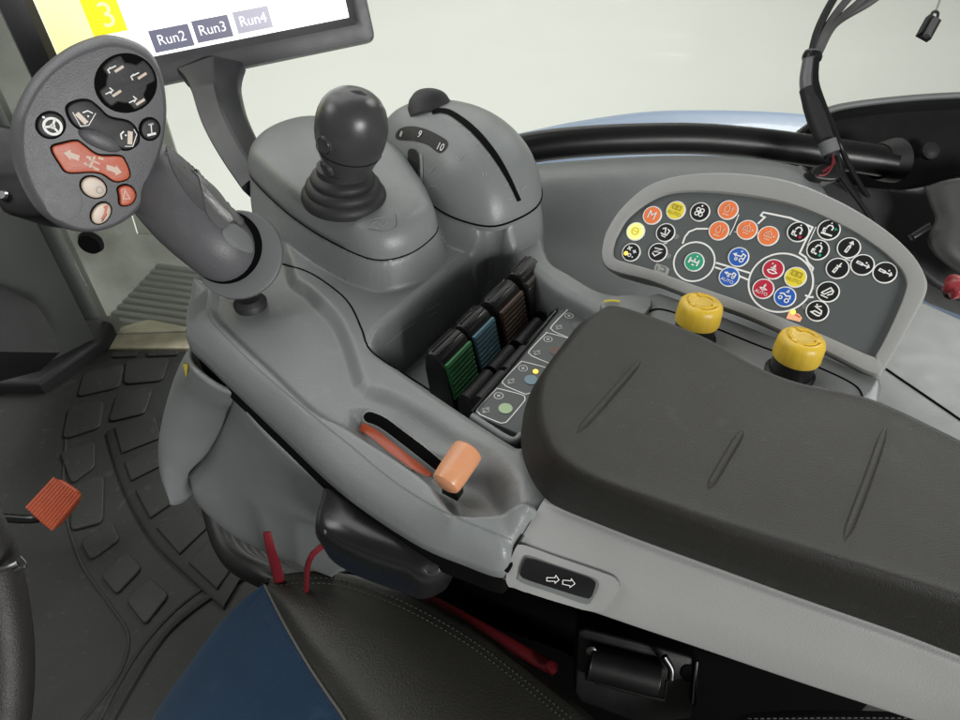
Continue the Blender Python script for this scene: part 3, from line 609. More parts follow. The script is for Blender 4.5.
# indicator plate between tray and pad
IZ = .689; ipl = Plane(V((0, 0, IZ)), Z)
b = MB(); O = [W(x, y, IZ) for x, y in ((472, 413), (515, 362), (558, 309), (594, 305), (640, 330), (600, 400), (530, 428), (518, 434))]; b.prism(O, Z, 0, FACE, .0008, -.035); ip = b.build('indicator_plate', con)
b = MB(); b.tube([W(x, y, IZ + .003) for x, y in ((472, 416), (490, 428), (508, 439), (516, 440), (521, 435))], .0022, GREY, 10, 30); b.build('plate_lip', con)
b = MB(); b.tube([W(x, y, IZ + .001) for x, y in ((472, 412), (515, 361), (557, 309))], .0010, BLK, 8); b.build('plate_edge', con)
U = (W(530, 362, IZ) - W(480, 408, IZ)).normalized(); Q_ = V((U.y, -U.x, 0))
for k, ((cx_, cy_), (ax_, ay_), (dx_, dy_), dm) in enumerate((((498.7, 396), (486, 410.5), (505.5, 408.7), DOTG), ((523, 368.5), (511, 381.5), (531, 380), DOTB), ((548, 339.5), (537, 353), (556, 351), DOTN), ((569, 316), (559, 327.5), (578, 326), DOTD))):
    b = MB(); s = .94 ** k; h = .0003
    O = [(cx_ + x * s, cy_ + y * s) for x, y in ((-20, 17), (-21, 13), (-3, -6), (0, -7), (23, -1), (26, 2), (25, 6), (9, 25), (5, 27), (1, 27), (-18, 19))]
    b.ribbon(cr([ipl.pt(x, y, h) for x, y in O], 60, True), .0007, Z, WHITE, True)
    b.disc(ipl.pt(cx_, cy_, h), U, Q_, .0030, WHITE, 24, .0026); b.ribbon([ipl.pt(cx_, cy_, h) - U * .0013, ipl.pt(cx_, cy_, h) + U * .0013], .0005, Z, WHITE); b.ribbon([ipl.pt(cx_, cy_, h) - Q_ * .0013, ipl.pt(cx_, cy_, h) + Q_ * .0013], .0005, Z, WHITE)
    c = ipl.pt(ax_, ay_, h)
    for sg in (1, -1):
        d = U * sg; b.add([c + d * .0034, c + d * .0006 + Q_ * .0022, c + d * .0006 - Q_ * .0022], [[0, 1, 2]], GPRINT)
        b.add([c + Q_ * sg * .003 + d * .0004, c + Q_ * sg * .0012 + d * .0016, c + Q_ * sg * .0012 - d * .0012], [[0, 1, 2]], GPRINT)
    b.disc(ipl.pt(dx_, dy_, .0004), U, Q_, .0043, dm, 28)
    b.build('cell_print', ip)
    if k == 1:
        b = MB(); b.lathe(ipl.pt(535.6, 371.7, 0), Z, [(.0017, 0), (.0017, .0006), (.001, .001), (0, .0011)], AMBER, 16, False); b.build('indicator_lamp', ip)
# embossed symbol on the tray's wall
b = MB()
for P in (((427, 312), (440, 303)), ((428, 318), (436, 312)), ((433, 302), (440, 306)), ((386, 345), (400, 333), (416, 322)), ((386, 345), (388, 350))):
    b.tube(path_on(cb, P, .0001, 12), .0003, FADEP, 6)
b.build('embossed_symbol', con)

# ------------------------------------------------------------------ four hydraulic levers in the tray
TF = .655; LH = .004
ru = (W(534, 271.5, .70) - W(457, 349, .70)).normalized(); q = V((ru.y, -ru.x, 0))
for (mx_, my_), (tl, tr), m, colr in (((457, 349), ((446.7, 365), (468, 333)), LVG, 'green'), ((482.5, 323), ((475, 337), (490, 310)), LVB, 'pale blue'), ((510.5, 297.5), ((503, 312), (518, 283)), LVN, 'brown'), ((534, 271.5), ((528, 283), (540, 260)), LVD, 'charcoal')):
    c = W(mx_, my_, .70); wd = (W(*tl, .70) - W(*tr, .70)).length * .90
    where = {'green': 'nearest in the tray', 'pale blue': 'between the green and brown ones', 'brown': 'between the blue and charcoal ones', 'charcoal': 'farthest in the tray'}[colr]
    lv = thing('hydraulic_lever', V((c.x, c.y, TF)), f'hydraulic lever with {colr} ribbed face, {where}', 'lever', 'hydraulic levers in the console tray')
    prof = [(a_, z_ - LH * (z_ > TF)) for a_, z_ in [(-.012, TF), (-.0155, .690), (-.0150, .7015), (-.0125, .7055), (-.009, .7065), (-.004, .7045), (-.0005, .7005), (.001, .697), (.006, .6745), (.008, TF)]]
    def sect(s): return [V((c.x, c.y, 0)) + ru * s + q * a + Z * z for a, z in prof]
    def sects(s, k):
        cc = V((c.x, c.y, 0)) + ru * s + q * -.004 + Z * .68; return [cc + (p - cc) * k for p in sect(s)]
    b = MB(); b.rings([sects(-wd / 2, .90), sects(-wd / 2 + .0006, .97), sect(-wd / 2 + .002), sect(wd / 2 - .002), sects(wd / 2 - .0006, .97), sects(wd / 2, .90)], BLK, True, True); b.build('lever_body', lv)
    b = MB(); f0 = V((c.x, c.y, 0)) + q * .0006 + Z * (.7008 - LH); f1 = V((c.x, c.y, 0)) + q * .0066 + Z * (.673 - LH); nn = ru.cross(f1 - f0).normalized(); nn = nn if nn.dot(q) > 0 else -nn
    hw = wd / 2 - .0010
    b.prism([f0 - ru * hw, f0 + ru * hw, f1 + ru * hw, f1 - ru * hw], nn, .0012, m, .0005, -.001)
    for i in range(8):
        p = f0.lerp(f1, .06 + i * .125); b.tube([p - ru * (hw - .0005) + nn * .0011, p + ru * (hw - .0005) + nn * .0011], .00075, m, 6)
    b.build('colour_face', lv)
    b = MB(); tt = V((c.x, c.y, 0))
    for i in range(4):
        a0 = [(-.0135, .7055), (-.010, .7068), (-.006, .7058), (-.003, .7035)][i]
        b.tube([tt + ru * s + q * a0[0] + Z * (a0[1] - .0002 - LH) for s in (-hw + .001, hw - .001)], .0007, BLK, 6)
    b.build('ridge_grip', lv)
    b = MB()
    for a0, zt, wv in ((.0150, .678, .0085), (.0262, .683, .0080)):
        pr = [(a0 - wv, TF - .002)] + [(a0 - wv * math.cos(t), zt - .008 + .008 * math.sin(t)) for t in [math.pi * i / 10 for i in range(11)]] + [(a0 + wv * .72, TF - .002)]
        pr = [(a0 + (x - a0) * .68, z) for x, z in pr]
        b.rings([[tt + ru * s + q * x + Z * z for x, z in pr] for s in (-wd / 2 + .001, wd / 2 - .0005)], BLKM, True, True)
    b.build('slot_guard', lv)

# ------------------------------------------------------------------ throttle slider
kt = W(457, 468, .712); th = thing('throttle_slider', V((kt.x, kt.y, .69)), 'salmon pink cylindrical throttle knob at the end of the curved slot', 'knob')
ax = (D(468, 458, 1) - D(446, 479, 1)); ax = (XR * .50 + V((0, .80, 0)) + Z * .20).normalized()
kc = W(457, 467, .706); b = MB(); rk = .0084; L_ = .0118
b.lathe(kc - ax * L_, ax, [(0, -.0008), (.006, -.0006), (.0076, .0004), (rk - .0003, .0022), (rk, .006), (rk + .0003, L_ * 2 - .004), (rk, L_ * 2 - .001), (rk - .001, L_ * 2), (0, L_ * 2 + .0005)], SALM, 40, False, Z); b.build('knob', th)
b = MB(); b.box(kc - Z * .016 - ax * .005, ax, V((ax.y, -ax.x, 0)), Z, .006, .010, .012, BLK, .001); b.build('stem', th)

# ------------------------------------------------------------------ joystick
jo = hit(jb, 344, 197)[0]; js = thing('joystick', jo, 'charcoal egg shaped joystick with ribbed rubber boot on a grey housing', 'joystick')
ja = (W(355, 95, jo.z + .074) - jo).normalized()
b = MB(); b.lathe(jo - Z * .002, Z * .7 + ja * .3, [(r_ * 1.06, h_) for r_, h_ in [(.0275, 0), (.0282, .003), (.0275, .006), (.0255, .0078), (.0245, .0085), (.0250, .0105), (.0243, .0125), (.0222, .0145), (.0205, .0150), (.0212, .0172), (.0202, .0192), (.0180, .0206), (.0165, .0215), (.0162, .026), (0, .028)]], BLKM, 48, False); b.build('boot', js, ang=50)
E = [(.0145, .018), (.0158, .023), (.0172, .030), (.0190, .036), (.0216, .0435), (.0234, .0512), (.0243, .059), (.0241, .066), (.0230, .0725), (.0210, .0785), (.0180, .0835), (.0140, .0873), (.0095, .0896), (.005, .0906), (0, .0908)]
b = MB(); sc_ = .865; E = [(r * 1.135, h) for r, h in E]; b.lathe(jo, ja, [(r * sc_, h * sc_) for r, h in E], JOY, 56, False); ejb = b.bvh(); gr = b.build('grip', js, ang=60)
b = MB(); b.lathe(jo, ja, [(.02155 * 1.135 * sc_ + .0001, .0431 * sc_), (.02185 * 1.135 * sc_ + .0003, .0436 * sc_), (.02205 * 1.135 * sc_ + .0001, .0441 * sc_)], DEEP, 56, False); b.build('joint_line', gr)
for x, y in ((325, 145), (327, 169)):
    p, n = hit(ejb, x, y, -.0008); b = MB(); rb_ = .0052
    b.lathe(p, n, [(rb_ + .0009, 0), (rb_ + .0009, .0014), (rb_ + .0003, .0019), (rb_, .0012), (rb_ - .0004, .0022), (rb_ * .6, .0019), (0, .0016)], JOY, 28, False); b.build('thumb_button', js)
b = MB(); tp = jo + ja * (.0890 * sc_); b.tube([tp - XR * .006 + V((0, 0, -.0032)), tp - XR * .003 - Z * .0004, tp + XR * .003 - Z * .0004, tp + XR * .0065 - Z * .0038], .0028, JOY, 12, 16); b.build('top_ridge', js)

# ------------------------------------------------------------------ multifunction handle
hr = ray(88, 135); hn = (-hr.normalized() + XR * .22 - UP * .10).normalized(); HP = Plane(D(88, 135, .42), hn)
mh = thing('multifunction_handle', W(248, 292, .70), 'grey multifunction drive handle with round button head on a thick grip', 'control handle')
Fc = [(24, 125), (28, 110), (43, 84), (66, 63), (94, 50), (116, 46), (142, 54), (158, 74), (164, 102), (163, 130), (158, 152), (149, 175), (140, 203), (120, 221), (94, 229.5), (68, 225), (47, 208), (33, 186), (24, 157)]
Oc = [(10, 137), (14, 112), (32, 78), (60, 52.5), (87, 39), (112, 35), (145, 47), (161, 72), (166, 103), (164.5, 131), (159.5, 153), (151, 176), (142, 205), (121, 223), (94, 231.5), (66, 229), (41, 214), (25, 192), (13, 163)]
Ff = crp([HP.pt(x, y) for x, y in Fc], 6, True); Oo = crp([HP.pt(x, y, -.010) + (HP.pt(x, y) - HP.pt(x, y)) for x, y in Oc], 6, True)
Oo = crp([Plane(HP.o - hn * .010, hn).pt(x, y) for x, y in Oc], 6, True); cF = sum(Ff, V()) / len(Ff)
b = MB(); cb_ = sum(Oo, V()) / len(Oo)
b.rings([[cb_ + (p - cb_) * .55 - hn * .030 for p in Oo], [cb_ + (p - cb_) * .80 - hn * .024 for p in Oo], [cb_ + (p - cb_) * .95 - hn * .012 for p in Oo], Oo, [o.lerp(f, .35) + hn * .0022 for o, f in zip(Oo, Ff)], [o.lerp(f, .72) + hn * .0016 for o, f in zip(Oo, Ff)], Ff, [f.lerp(cF, .02) + hn * .0002 for f in Ff]], HEADG, True, False)
FfI = [f.lerp(cF, .02) + hn * .0002 for f in Ff]; b.poly(FfI, HEADG); head = b.build('head', mh, ang=50)
hu = (HP.pt(140, 140) - HP.pt(60, 108)).normalized(); hv = hn.cross(hu)
kx = HP.k(88, 135)
def HPp(P, h): return [HP.pt(x, y, h) for x, y in P]
def head_ring(P, n, m, name, h=.0016, bev=.0008, border=True, closed=True, smooth=True, top=None):
    O = cr(HPp(P, 0), n, True) if smooth else HPp(P, 0)
    bb = MB()
    if border:
        co = sum(O, V()) / len(O); bb.poly([p + hn * .0005 for p in bb.inset(O, hn, -.0009)], DEEP)
    bb.prism(O, hn, h, m, bev, 0, top); return bb
circ = lambda x, y, r, ry=None, rot=0, n=24: [(x + r * math.cos(t) * math.cos(rot) - (ry or r) * math.sin(t) * math.sin(rot), y + r * math.cos(t) * math.sin(rot) + (ry or r) * math.sin(t) * math.cos(rot)) for t in [2 * math.pi * i / n for i in range(n)]]
b = MB(); b.prism(cr(HPp(circ(125.5, 83, 31.5, 30), 0), 60, True), hn, .0007, DEEP, .0003, 0); b.build('button_well', mh)
P = []
for i in range(120):
    t = 2 * math.pi * i / 120; r = 28.5
    for a0 in (78, 172, 262, 340):
        d = abs((math.degrees(t) - a0 + 180) % 360 - 180); r -= 7.5 * max(0, min(1, (24 - d) / 9))
    P.append((125.8 + r * math.cos(t), 83 - r * .97 * math.sin(t)))
b = MB(); b.prism(HPp(P, 0), hn, .0026, BLKM, .0010, 0); fw = b.build('four_way_button', mh)
b = MB()
for x, y, sg in ((114.8, 69.7, -1), (137.8, 76.5, -1), (112.5, 94, 1), (136, 102.5, 1)):
    h = .0029; g = lambda a, c_: HP.pt(x + a, y + c_, h)
    b.ribbon([g(-1, 2), g(7.5, -3.5)], 2.6 * kx, hn, BEIGE)
    b.ribbon([g(-8, 0), g(0, -4)], 1.2 * kx, hn, WHITE); tip = (-8, 0) if sg < 0 else (-1, -4)
    b.ribbon([g(tip[0] - 3 * sg, tip[1] - 2.5), g(*tip), g(tip[0] - 2.0 * sg, tip[1] + 3.5)], 1.3 * kx, hn, WHITE)
b.build('arrow_marks', fw)
b = head_ring(circ(50.5, 125, 13.8, 12.6), 40, BTN, '', .0022, .0009); sb_ = b.build('steering_button', mh)
b = MB(); c = HP.pt(52, 126, .0024); b.disc(c, hu, hv, 9.2 * kx, WHITE, 32, 6.6 * kx); b.disc(c, hu, hv, 2.6 * kx, WHITE, 16)
for t in (90, 210, 330): b.ribbon([c, c + hu * (math.cos(R(t)) * 8 * kx) + hv * (math.sin(R(t)) * 8 * kx)], 2.2 * kx, hn, WHITE)
c2 = HP.pt(43, 117, .0024); b.disc(c2, hu, hv, 1.3 * kx, WHITE, 10); b.build('wheel_symbol', sb_)
b = head_ring([(66.6, 108), (75, 101.6), (88, 100.6), (97.5, 107), (108.8, 117), (127.5, 121.5), (136, 130), (138, 141), (130, 148.5), (121, 148.5), (112.5, 141), (94, 131), (80.6, 128.8), (71, 121)], 70, BTN, '', .0020, .0009); rk_ = b.build('rocker_button', mh)
b = MB(); h = .0022; g = lambda x, y: HP.pt(x, y, h)
b.ribbon([g(76, 113), g(86, 123)], 5 * kx, hn, BEIGE); b.ribbon([g(72, 112), g(80, 126), g(88, 125), g(95, 113)], .8 * kx, hn, WHITE); b.ribbon([g(82, 112.5), g(87, 110.5), g(92, 113)], 1.3 * kx, hn, WHITE); b.disc(g(87.5, 116), hu, hv, 1 * kx, WHITE, 10)
b.ribbon([g(129.5, 131), g(129, 144)], 5 * kx, hn, BEIGE); b.ribbon([g(124, 146), g(132, 146), g(136, 134), g(133, 129)], .8 * kx, hn, WHITE); b.ribbon([g(123, 131), g(120, 134), g(121, 139)], 1.5 * kx, hn, WHITE); b.disc(g(125, 135), hu, hv, 1 * kx, WHITE, 10); b.build('hitch_symbols', rk_)
b = MB(); O = cr(HPp(circ(99.5, 140, 23.5, 8.5, R(24)), 0), 48, True); co = sum(O, V()) / len(O)
b.rings([O, [co + (p - co) * .98 + hn * .0012 for p in O], [co + (p - co) * .8 + hn * .0028 for p in O], [co + (p - co) * .4 + hn * .0036 for p in O], [co + (p - co) * .05 + hn * .0038 for p in O]], HEADG, False, True); b.build('divider_bar', mh, ang=60)
b = head_ring(circ(149.5, 129, 9.6, 10.5), 36, BTN, '', .0022, .001); q_ = b.build('lock_button', mh)
b = MB(); g = lambda x, y: HP.pt(x, y, .0024)
b.ribbon([g(150, 124), g(151, 134)], 1.1 * kx, hn, WHITE); b.ribbon([g(147.5, 124.5), g(152.5, 123.5)], 2 * kx, hn, GPRINT); b.ribbon([g(146.5, 135), g(155, 133)], 2.4 * kx, hn, WHITE); b.build('axle_symbol', q_)
b = head_ring([(51.6, 148), (62, 143.4), (76, 140.8), (82.5, 144.4), (97.5, 154.7), (119, 156), (124, 160), (128.5, 170.6), (127.5, 178), (115, 181), (102, 173.5), (90, 171.5), (68, 172), (60, 164)], 70, ORG, '', .0022, .0008); og = b.build('direction_button', mh)
b = MB(); g = lambda x, y: HP.pt(x, y, .0024)
PALE = mat('pale_orange_print', (.66, .50, .40), .5, 0, var=0)
for P in (((63, 152.5), (70, 149), (70, 151.8), (79, 155), (78, 160.5), (70, 157.5), (70, 160)), ((121, 172), (114.5, 175), (114.5, 172.5), (105.5, 169), (106, 164), (115, 167), (115, 164.5))): b.poly([g(*p) for p in P], PALE)
b.ribbon([g(88, 158.5), g(99, 163.5)], 1.6 * kx, hn, PALE); b.ribbon([g(86, 163), g(96, 168)], 1.6 * kx, hn, PALE); b.ribbon([g(94, 156), g(89, 167)], 2.2 * kx, hn, PALE)
for x, y in ((88, 157), (100, 158), (86, 163.5), (95.5, 168.5)): b.ribbon([g(x - 2.5, y - .8), g(x + 2.5, y + .8)], 2.4 * kx, hn, PALE)
b.build('arrow_symbols', og)
b = MB(); O = cr(HPp(circ(63, 200, 19, 22, R(-30)), .0003), 48, True); co = sum(O, V()) / len(O)
b.rings([O, [co + (p - co) * .85 + hn * .0002 for p in O], [co + (p - co) * .4 + hn * .0001 for p in O], [co + (p - co) * .05 for p in O]], HEADG, False, True); b.build('thumb_rest', mh, ang=60)
b = head_ring(circ(93.2, 187, 13, 9.8, R(26)), 40, BEIGE, '', .0024, .0011); q_ = b.build('beige_button', mh)
b = MB(); g = lambda x, y: HP.pt(x, y, .0026); b.disc(g(99, 189.5), hu, hv, 4 * kx, GPRINT, 20, 2.6 * kx, ry=4.4 * kx); b.build('ring_symbol', q_)
b = head_ring(circ(100.7, 213, 11.5, 8.4, R(-52)), 40, BEIGE, '', .0024, .0011); q_ = b.build('beige_button', mh)
b = MB(); g = lambda x, y: HP.pt(x, y, .0026); b.ribbon([g(103, 207), g(106, 206), g(104, 214), g(101, 219)], 2.6 * kx, hn, ORG); b.ribbon([g(101, 221), g(106, 213)], 1.1 * kx, hn, BTN); b.build('droplet_symbol', q_)
b = head_ring([(118, 188), (125, 185), (132, 188), (135, 195), (132, 202), (126, 205), (120, 204), (119, 196)], 40, ORG, '', .0026, .0011); q_ = b.build('triangle_button', mh)
b = MB(); g = lambda x, y: HP.pt(x, y, .0028); b.ribbon([g(124, 190), g(129, 198), g(122, 198)], 1 * kx, hn, PALE, True); b.build('triangle_symbol', q_)
# grip
gp_ = [D(122, 150, .474), D(150, 174, .474), D(176, 203, .470), D(201, 229, .470), D(221, 247, .474), D(234, 258, .486)]
b = MB(); b.tube(gp_, [.015, .0225, .0250, .0255, .0240, .0225], HEADG, 32, 40); gb_ = b.bvh(); grip = b.build('grip', mh, ang=60)
b = MB(); decal(b, gb_, [(167, 143), (178, 150), (190, 163), (203, 186), (205, 210), (192, 200), (178, 180), (169, 160)], mat('handle_dark_grey', (.075, .075, .077), .5, .2, 1400), .0006, 50, 8); b.build('grip_inlay', grip)  # darker grey inlay on the upper part of the grip
b = MB(); decal(b, gb_, [(194, 164), (201, 168), (214, 180), (228, 197), (240, 216), (243, 223), (239, 226), (232, 221), (225, 229), (216, 226), (206, 213), (203, 196)], CHROME, .0012, 60, 8); b.build('chrome_trim', grip)
b = MB(); decal(b, gb_, [(222, 232), (230, 224), (240, 228), (250, 238), (252, 252), (240, 250), (228, 243)], GREYD, .0007, 40, 8); b.build('trigger_pad', grip)
ga_ = (gp_[2] - gp_[-1]).normalized(); ga_ = (ga_ * .42 - ray(236, 255).normalized() * .80 - UP * .12).normalized(); co = D(239, 255, .472)
co2 = co - XR * .0084 + UP * .0048; e1 = (XR - ga_ * XR.dot(ga_)).normalized(); e2 = ga_.cross(e1)
cir = lambda o, r, h: [o + ga_ * h + (e1 * math.cos(q) + e2 * math.sin(q)) * r for q in [2 * math.pi * j / 56 for j in range(56)]]
b = MB(); b.rings([cir(co, .010, -.020), cir(co, .021, -.015), cir(co, .0285, -.004), cir(co, .0303, .0005), cir(co, .0299, .0030), cir(co, .0288, .0036), cir(co2, .0250, .0024), cir(co2, .0246, -.003)], HEADL, True, False); b.build('collar', mh, ang=45)
b = MB(); b.rings([cir(co2, .0248, .0016), cir(co2, .0235, .0014), cir(co2, .012, .0006)], DEEP, False, True); b.build('collar_gap', mh)
b = MB(); b.lathe(W(250, 302, .697), Z, [(.0105, -.014), (.0115, .0), (.0105, .0015), (.008, .004)], BLKM, 32, True); b.build('stem', mh)

# ------------------------------------------------------------------ button panel
A_ = W(650, 284, .706); B2 = W(866, 374, .706); pu_ = (B2 - A_).normalized(); aw = V((-pu_.y, pu_.x, 0)); aw = aw if aw.y > 0 else -aw
ph = R(47); pv_ = aw * math.cos(ph) + Z * math.sin(ph); pn = pu_.cross(pv_).normalized(); BP_ = Plane(A_, pn)
bp = thing('button_panel', W(760, 330, .70), 'curved grey control panel crowded with round symbol buttons', 'control panel')
Oq = [(601, 258), (602, 243), (607, 228), (622, 206), (647, 185), (682, 174), (732, 171.5), (788, 179), (838, 199), (880, 224), (909, 249), (924, 271), (927, 291), (910, 325), (885, 368), (872, 375), (820, 350), (749, 318), (690, 297), (650, 282), (622, 275), (607, 269)]
Iq = [(613, 254), (614, 244), (618, 234), (629, 217), (654, 199), (682, 192), (732, 194), (788, 204), (838, 224), (873, 245), (897, 265), (906, 281), (904, 295), (893, 322), (877, 353), (870, 355), (820, 333), (749, 304), (690, 283), (654, 270), (630, 263), (617, 259)]
Om = crp([BP_.pt(x, y, -.0035) for x, y in Oq], 6, True); Im = crp([BP_.pt(x, y) for x, y in Iq], 6, True); cO = sum(Om, V()) / len(Om)
b = MB(); b.rings([[cO + (p - cO) * .93 - pn * .030 for p in Om], [cO + (p - cO) * .985 - pn * .016 for p in Om], Om, [o.lerp(i, .05) + pn * .0022 for o, i in zip(Om, Im)], [o.lerp(i, .14) + pn * .0036 for o, i in zip(Om, Im)], [o.lerp(i, .8) + pn * .0022 for o, i in zip(Om, Im)], [o.lerp(i, .95) + pn * .0010 for o, i in zip(Om, Im)], [p - pn * .0030 for p in Im]], GREYL, True, False); b.build('frame', bp, ang=40)
b = MB(); b.poly([p - pn * .0022 for p in b.inset(Im, pn, -.0005)], FACE); b.build('face_plate', bp)
bk = BP_.k(760, 265); H0 = -.0021
def bpt(x, y, h=0): return BP_.pt(x, y, H0 + h)
L1_ = .0002
b = MB()
b.disc(bpt(693.5, 261, L1_), pu_, pv_, 22.2 * bk, WHITE, 48, 20.4 * bk); b.disc(bpt(780, 282, L1_), pu_, pv_, 31 * bk, WHITE, 56, 29.2 * bk)
b.build('ring_outline', bp)
b = MB(); lw = 1.9 * bk
for P in (((682, 243), (684.5, 236), (688.5, 231), (696, 228), (708, 228)), ((715.5, 262), (732, 267), (750, 272.5)), ((714.5, 266.5), (731, 272), (748.5, 279.5)), ((757.5, 223), (764.5, 216.5), (760.5, 214.5), (763, 211.5), (790, 217), (812.5, 226.5), (809, 233), (804, 243), (799.5, 252.5), (805.5, 256.5), (808, 262), (813, 267.5), (811.5, 271.5)), ((805, 294.5), (809, 296.5), (813.5, 296.5))):
    b.ribbon([bpt(x, y, L1_) for x, y in P], lw, pn, WHITE)
for P in (((738.5, 213.5), (733.5, 226), (729, 234.5)), ((734, 231), (737, 231.5)), ((816, 226), (807, 245)), ((667, 242), (663, 243)), ((845, 258), (851, 260)), ((873, 268), (877, 270)), ((769, 278.5), (767, 280)), ((823, 300.5), (821.5, 302.5)), ((757, 232), (758.5, 232.5))):
    b.ribbon([bpt(x, y, L1_) for x, y in P], 1.0 * bk, pn, WHITE)
for x, y in ((676, 236), (668, 255.5), (815.7, 287), (805, 306)):
    b.disc(bpt(x, y, L1_), pu_, pv_, 2.6 * bk, GPRINT, 16, 1.9 * bk); b.disc(bpt(x, y, L1_), pu_, pv_, 1.0 * bk, GPRINT, 10)
b.build('diagram_print', bp)
b = MB(); bo = lambda a, c_: bpt(661 + a, 267.5 + c_, L1_)
b.poly([bo(-7, -2), bo(-5, -5), bo(5, -1.5), bo(8, 1), bo(6, 8), bo(-8, 3)], GPRINT)
for P in (((-4, -2), (-5, 2)), ((-1, -2), (4, 0), (3, 4), (-2, 2))): b.ribbon([bpt(661 + a, 267.5 + c_, L1_ * 2) for a, c_ in P], .9 * bk, pn, FACE)
b.build('manual_mark', bp)
b = MB(); PK = mat('lit_mark', (.85, .45, .25), .5, var=0, emit=.25); bo = lambda a, c_: bpt(794 + a, 313.5 + c_, L1_)
b.poly([bo(-7, 2), bo(-5, -3), bo(5, 0), bo(8, 4), bo(6, 8), bo(-8, 4.5)], PK); b.disc(bpt(793, 311.5, L1_ * 2), pu_, pv_, 2.4 * bk, AMBER, 14)
b.ribbon([bpt(795, 314, L1_ * 2), bpt(800, 317, L1_ * 2)], 1 * bk, pn, RED); b.build('warning_mark', bp)

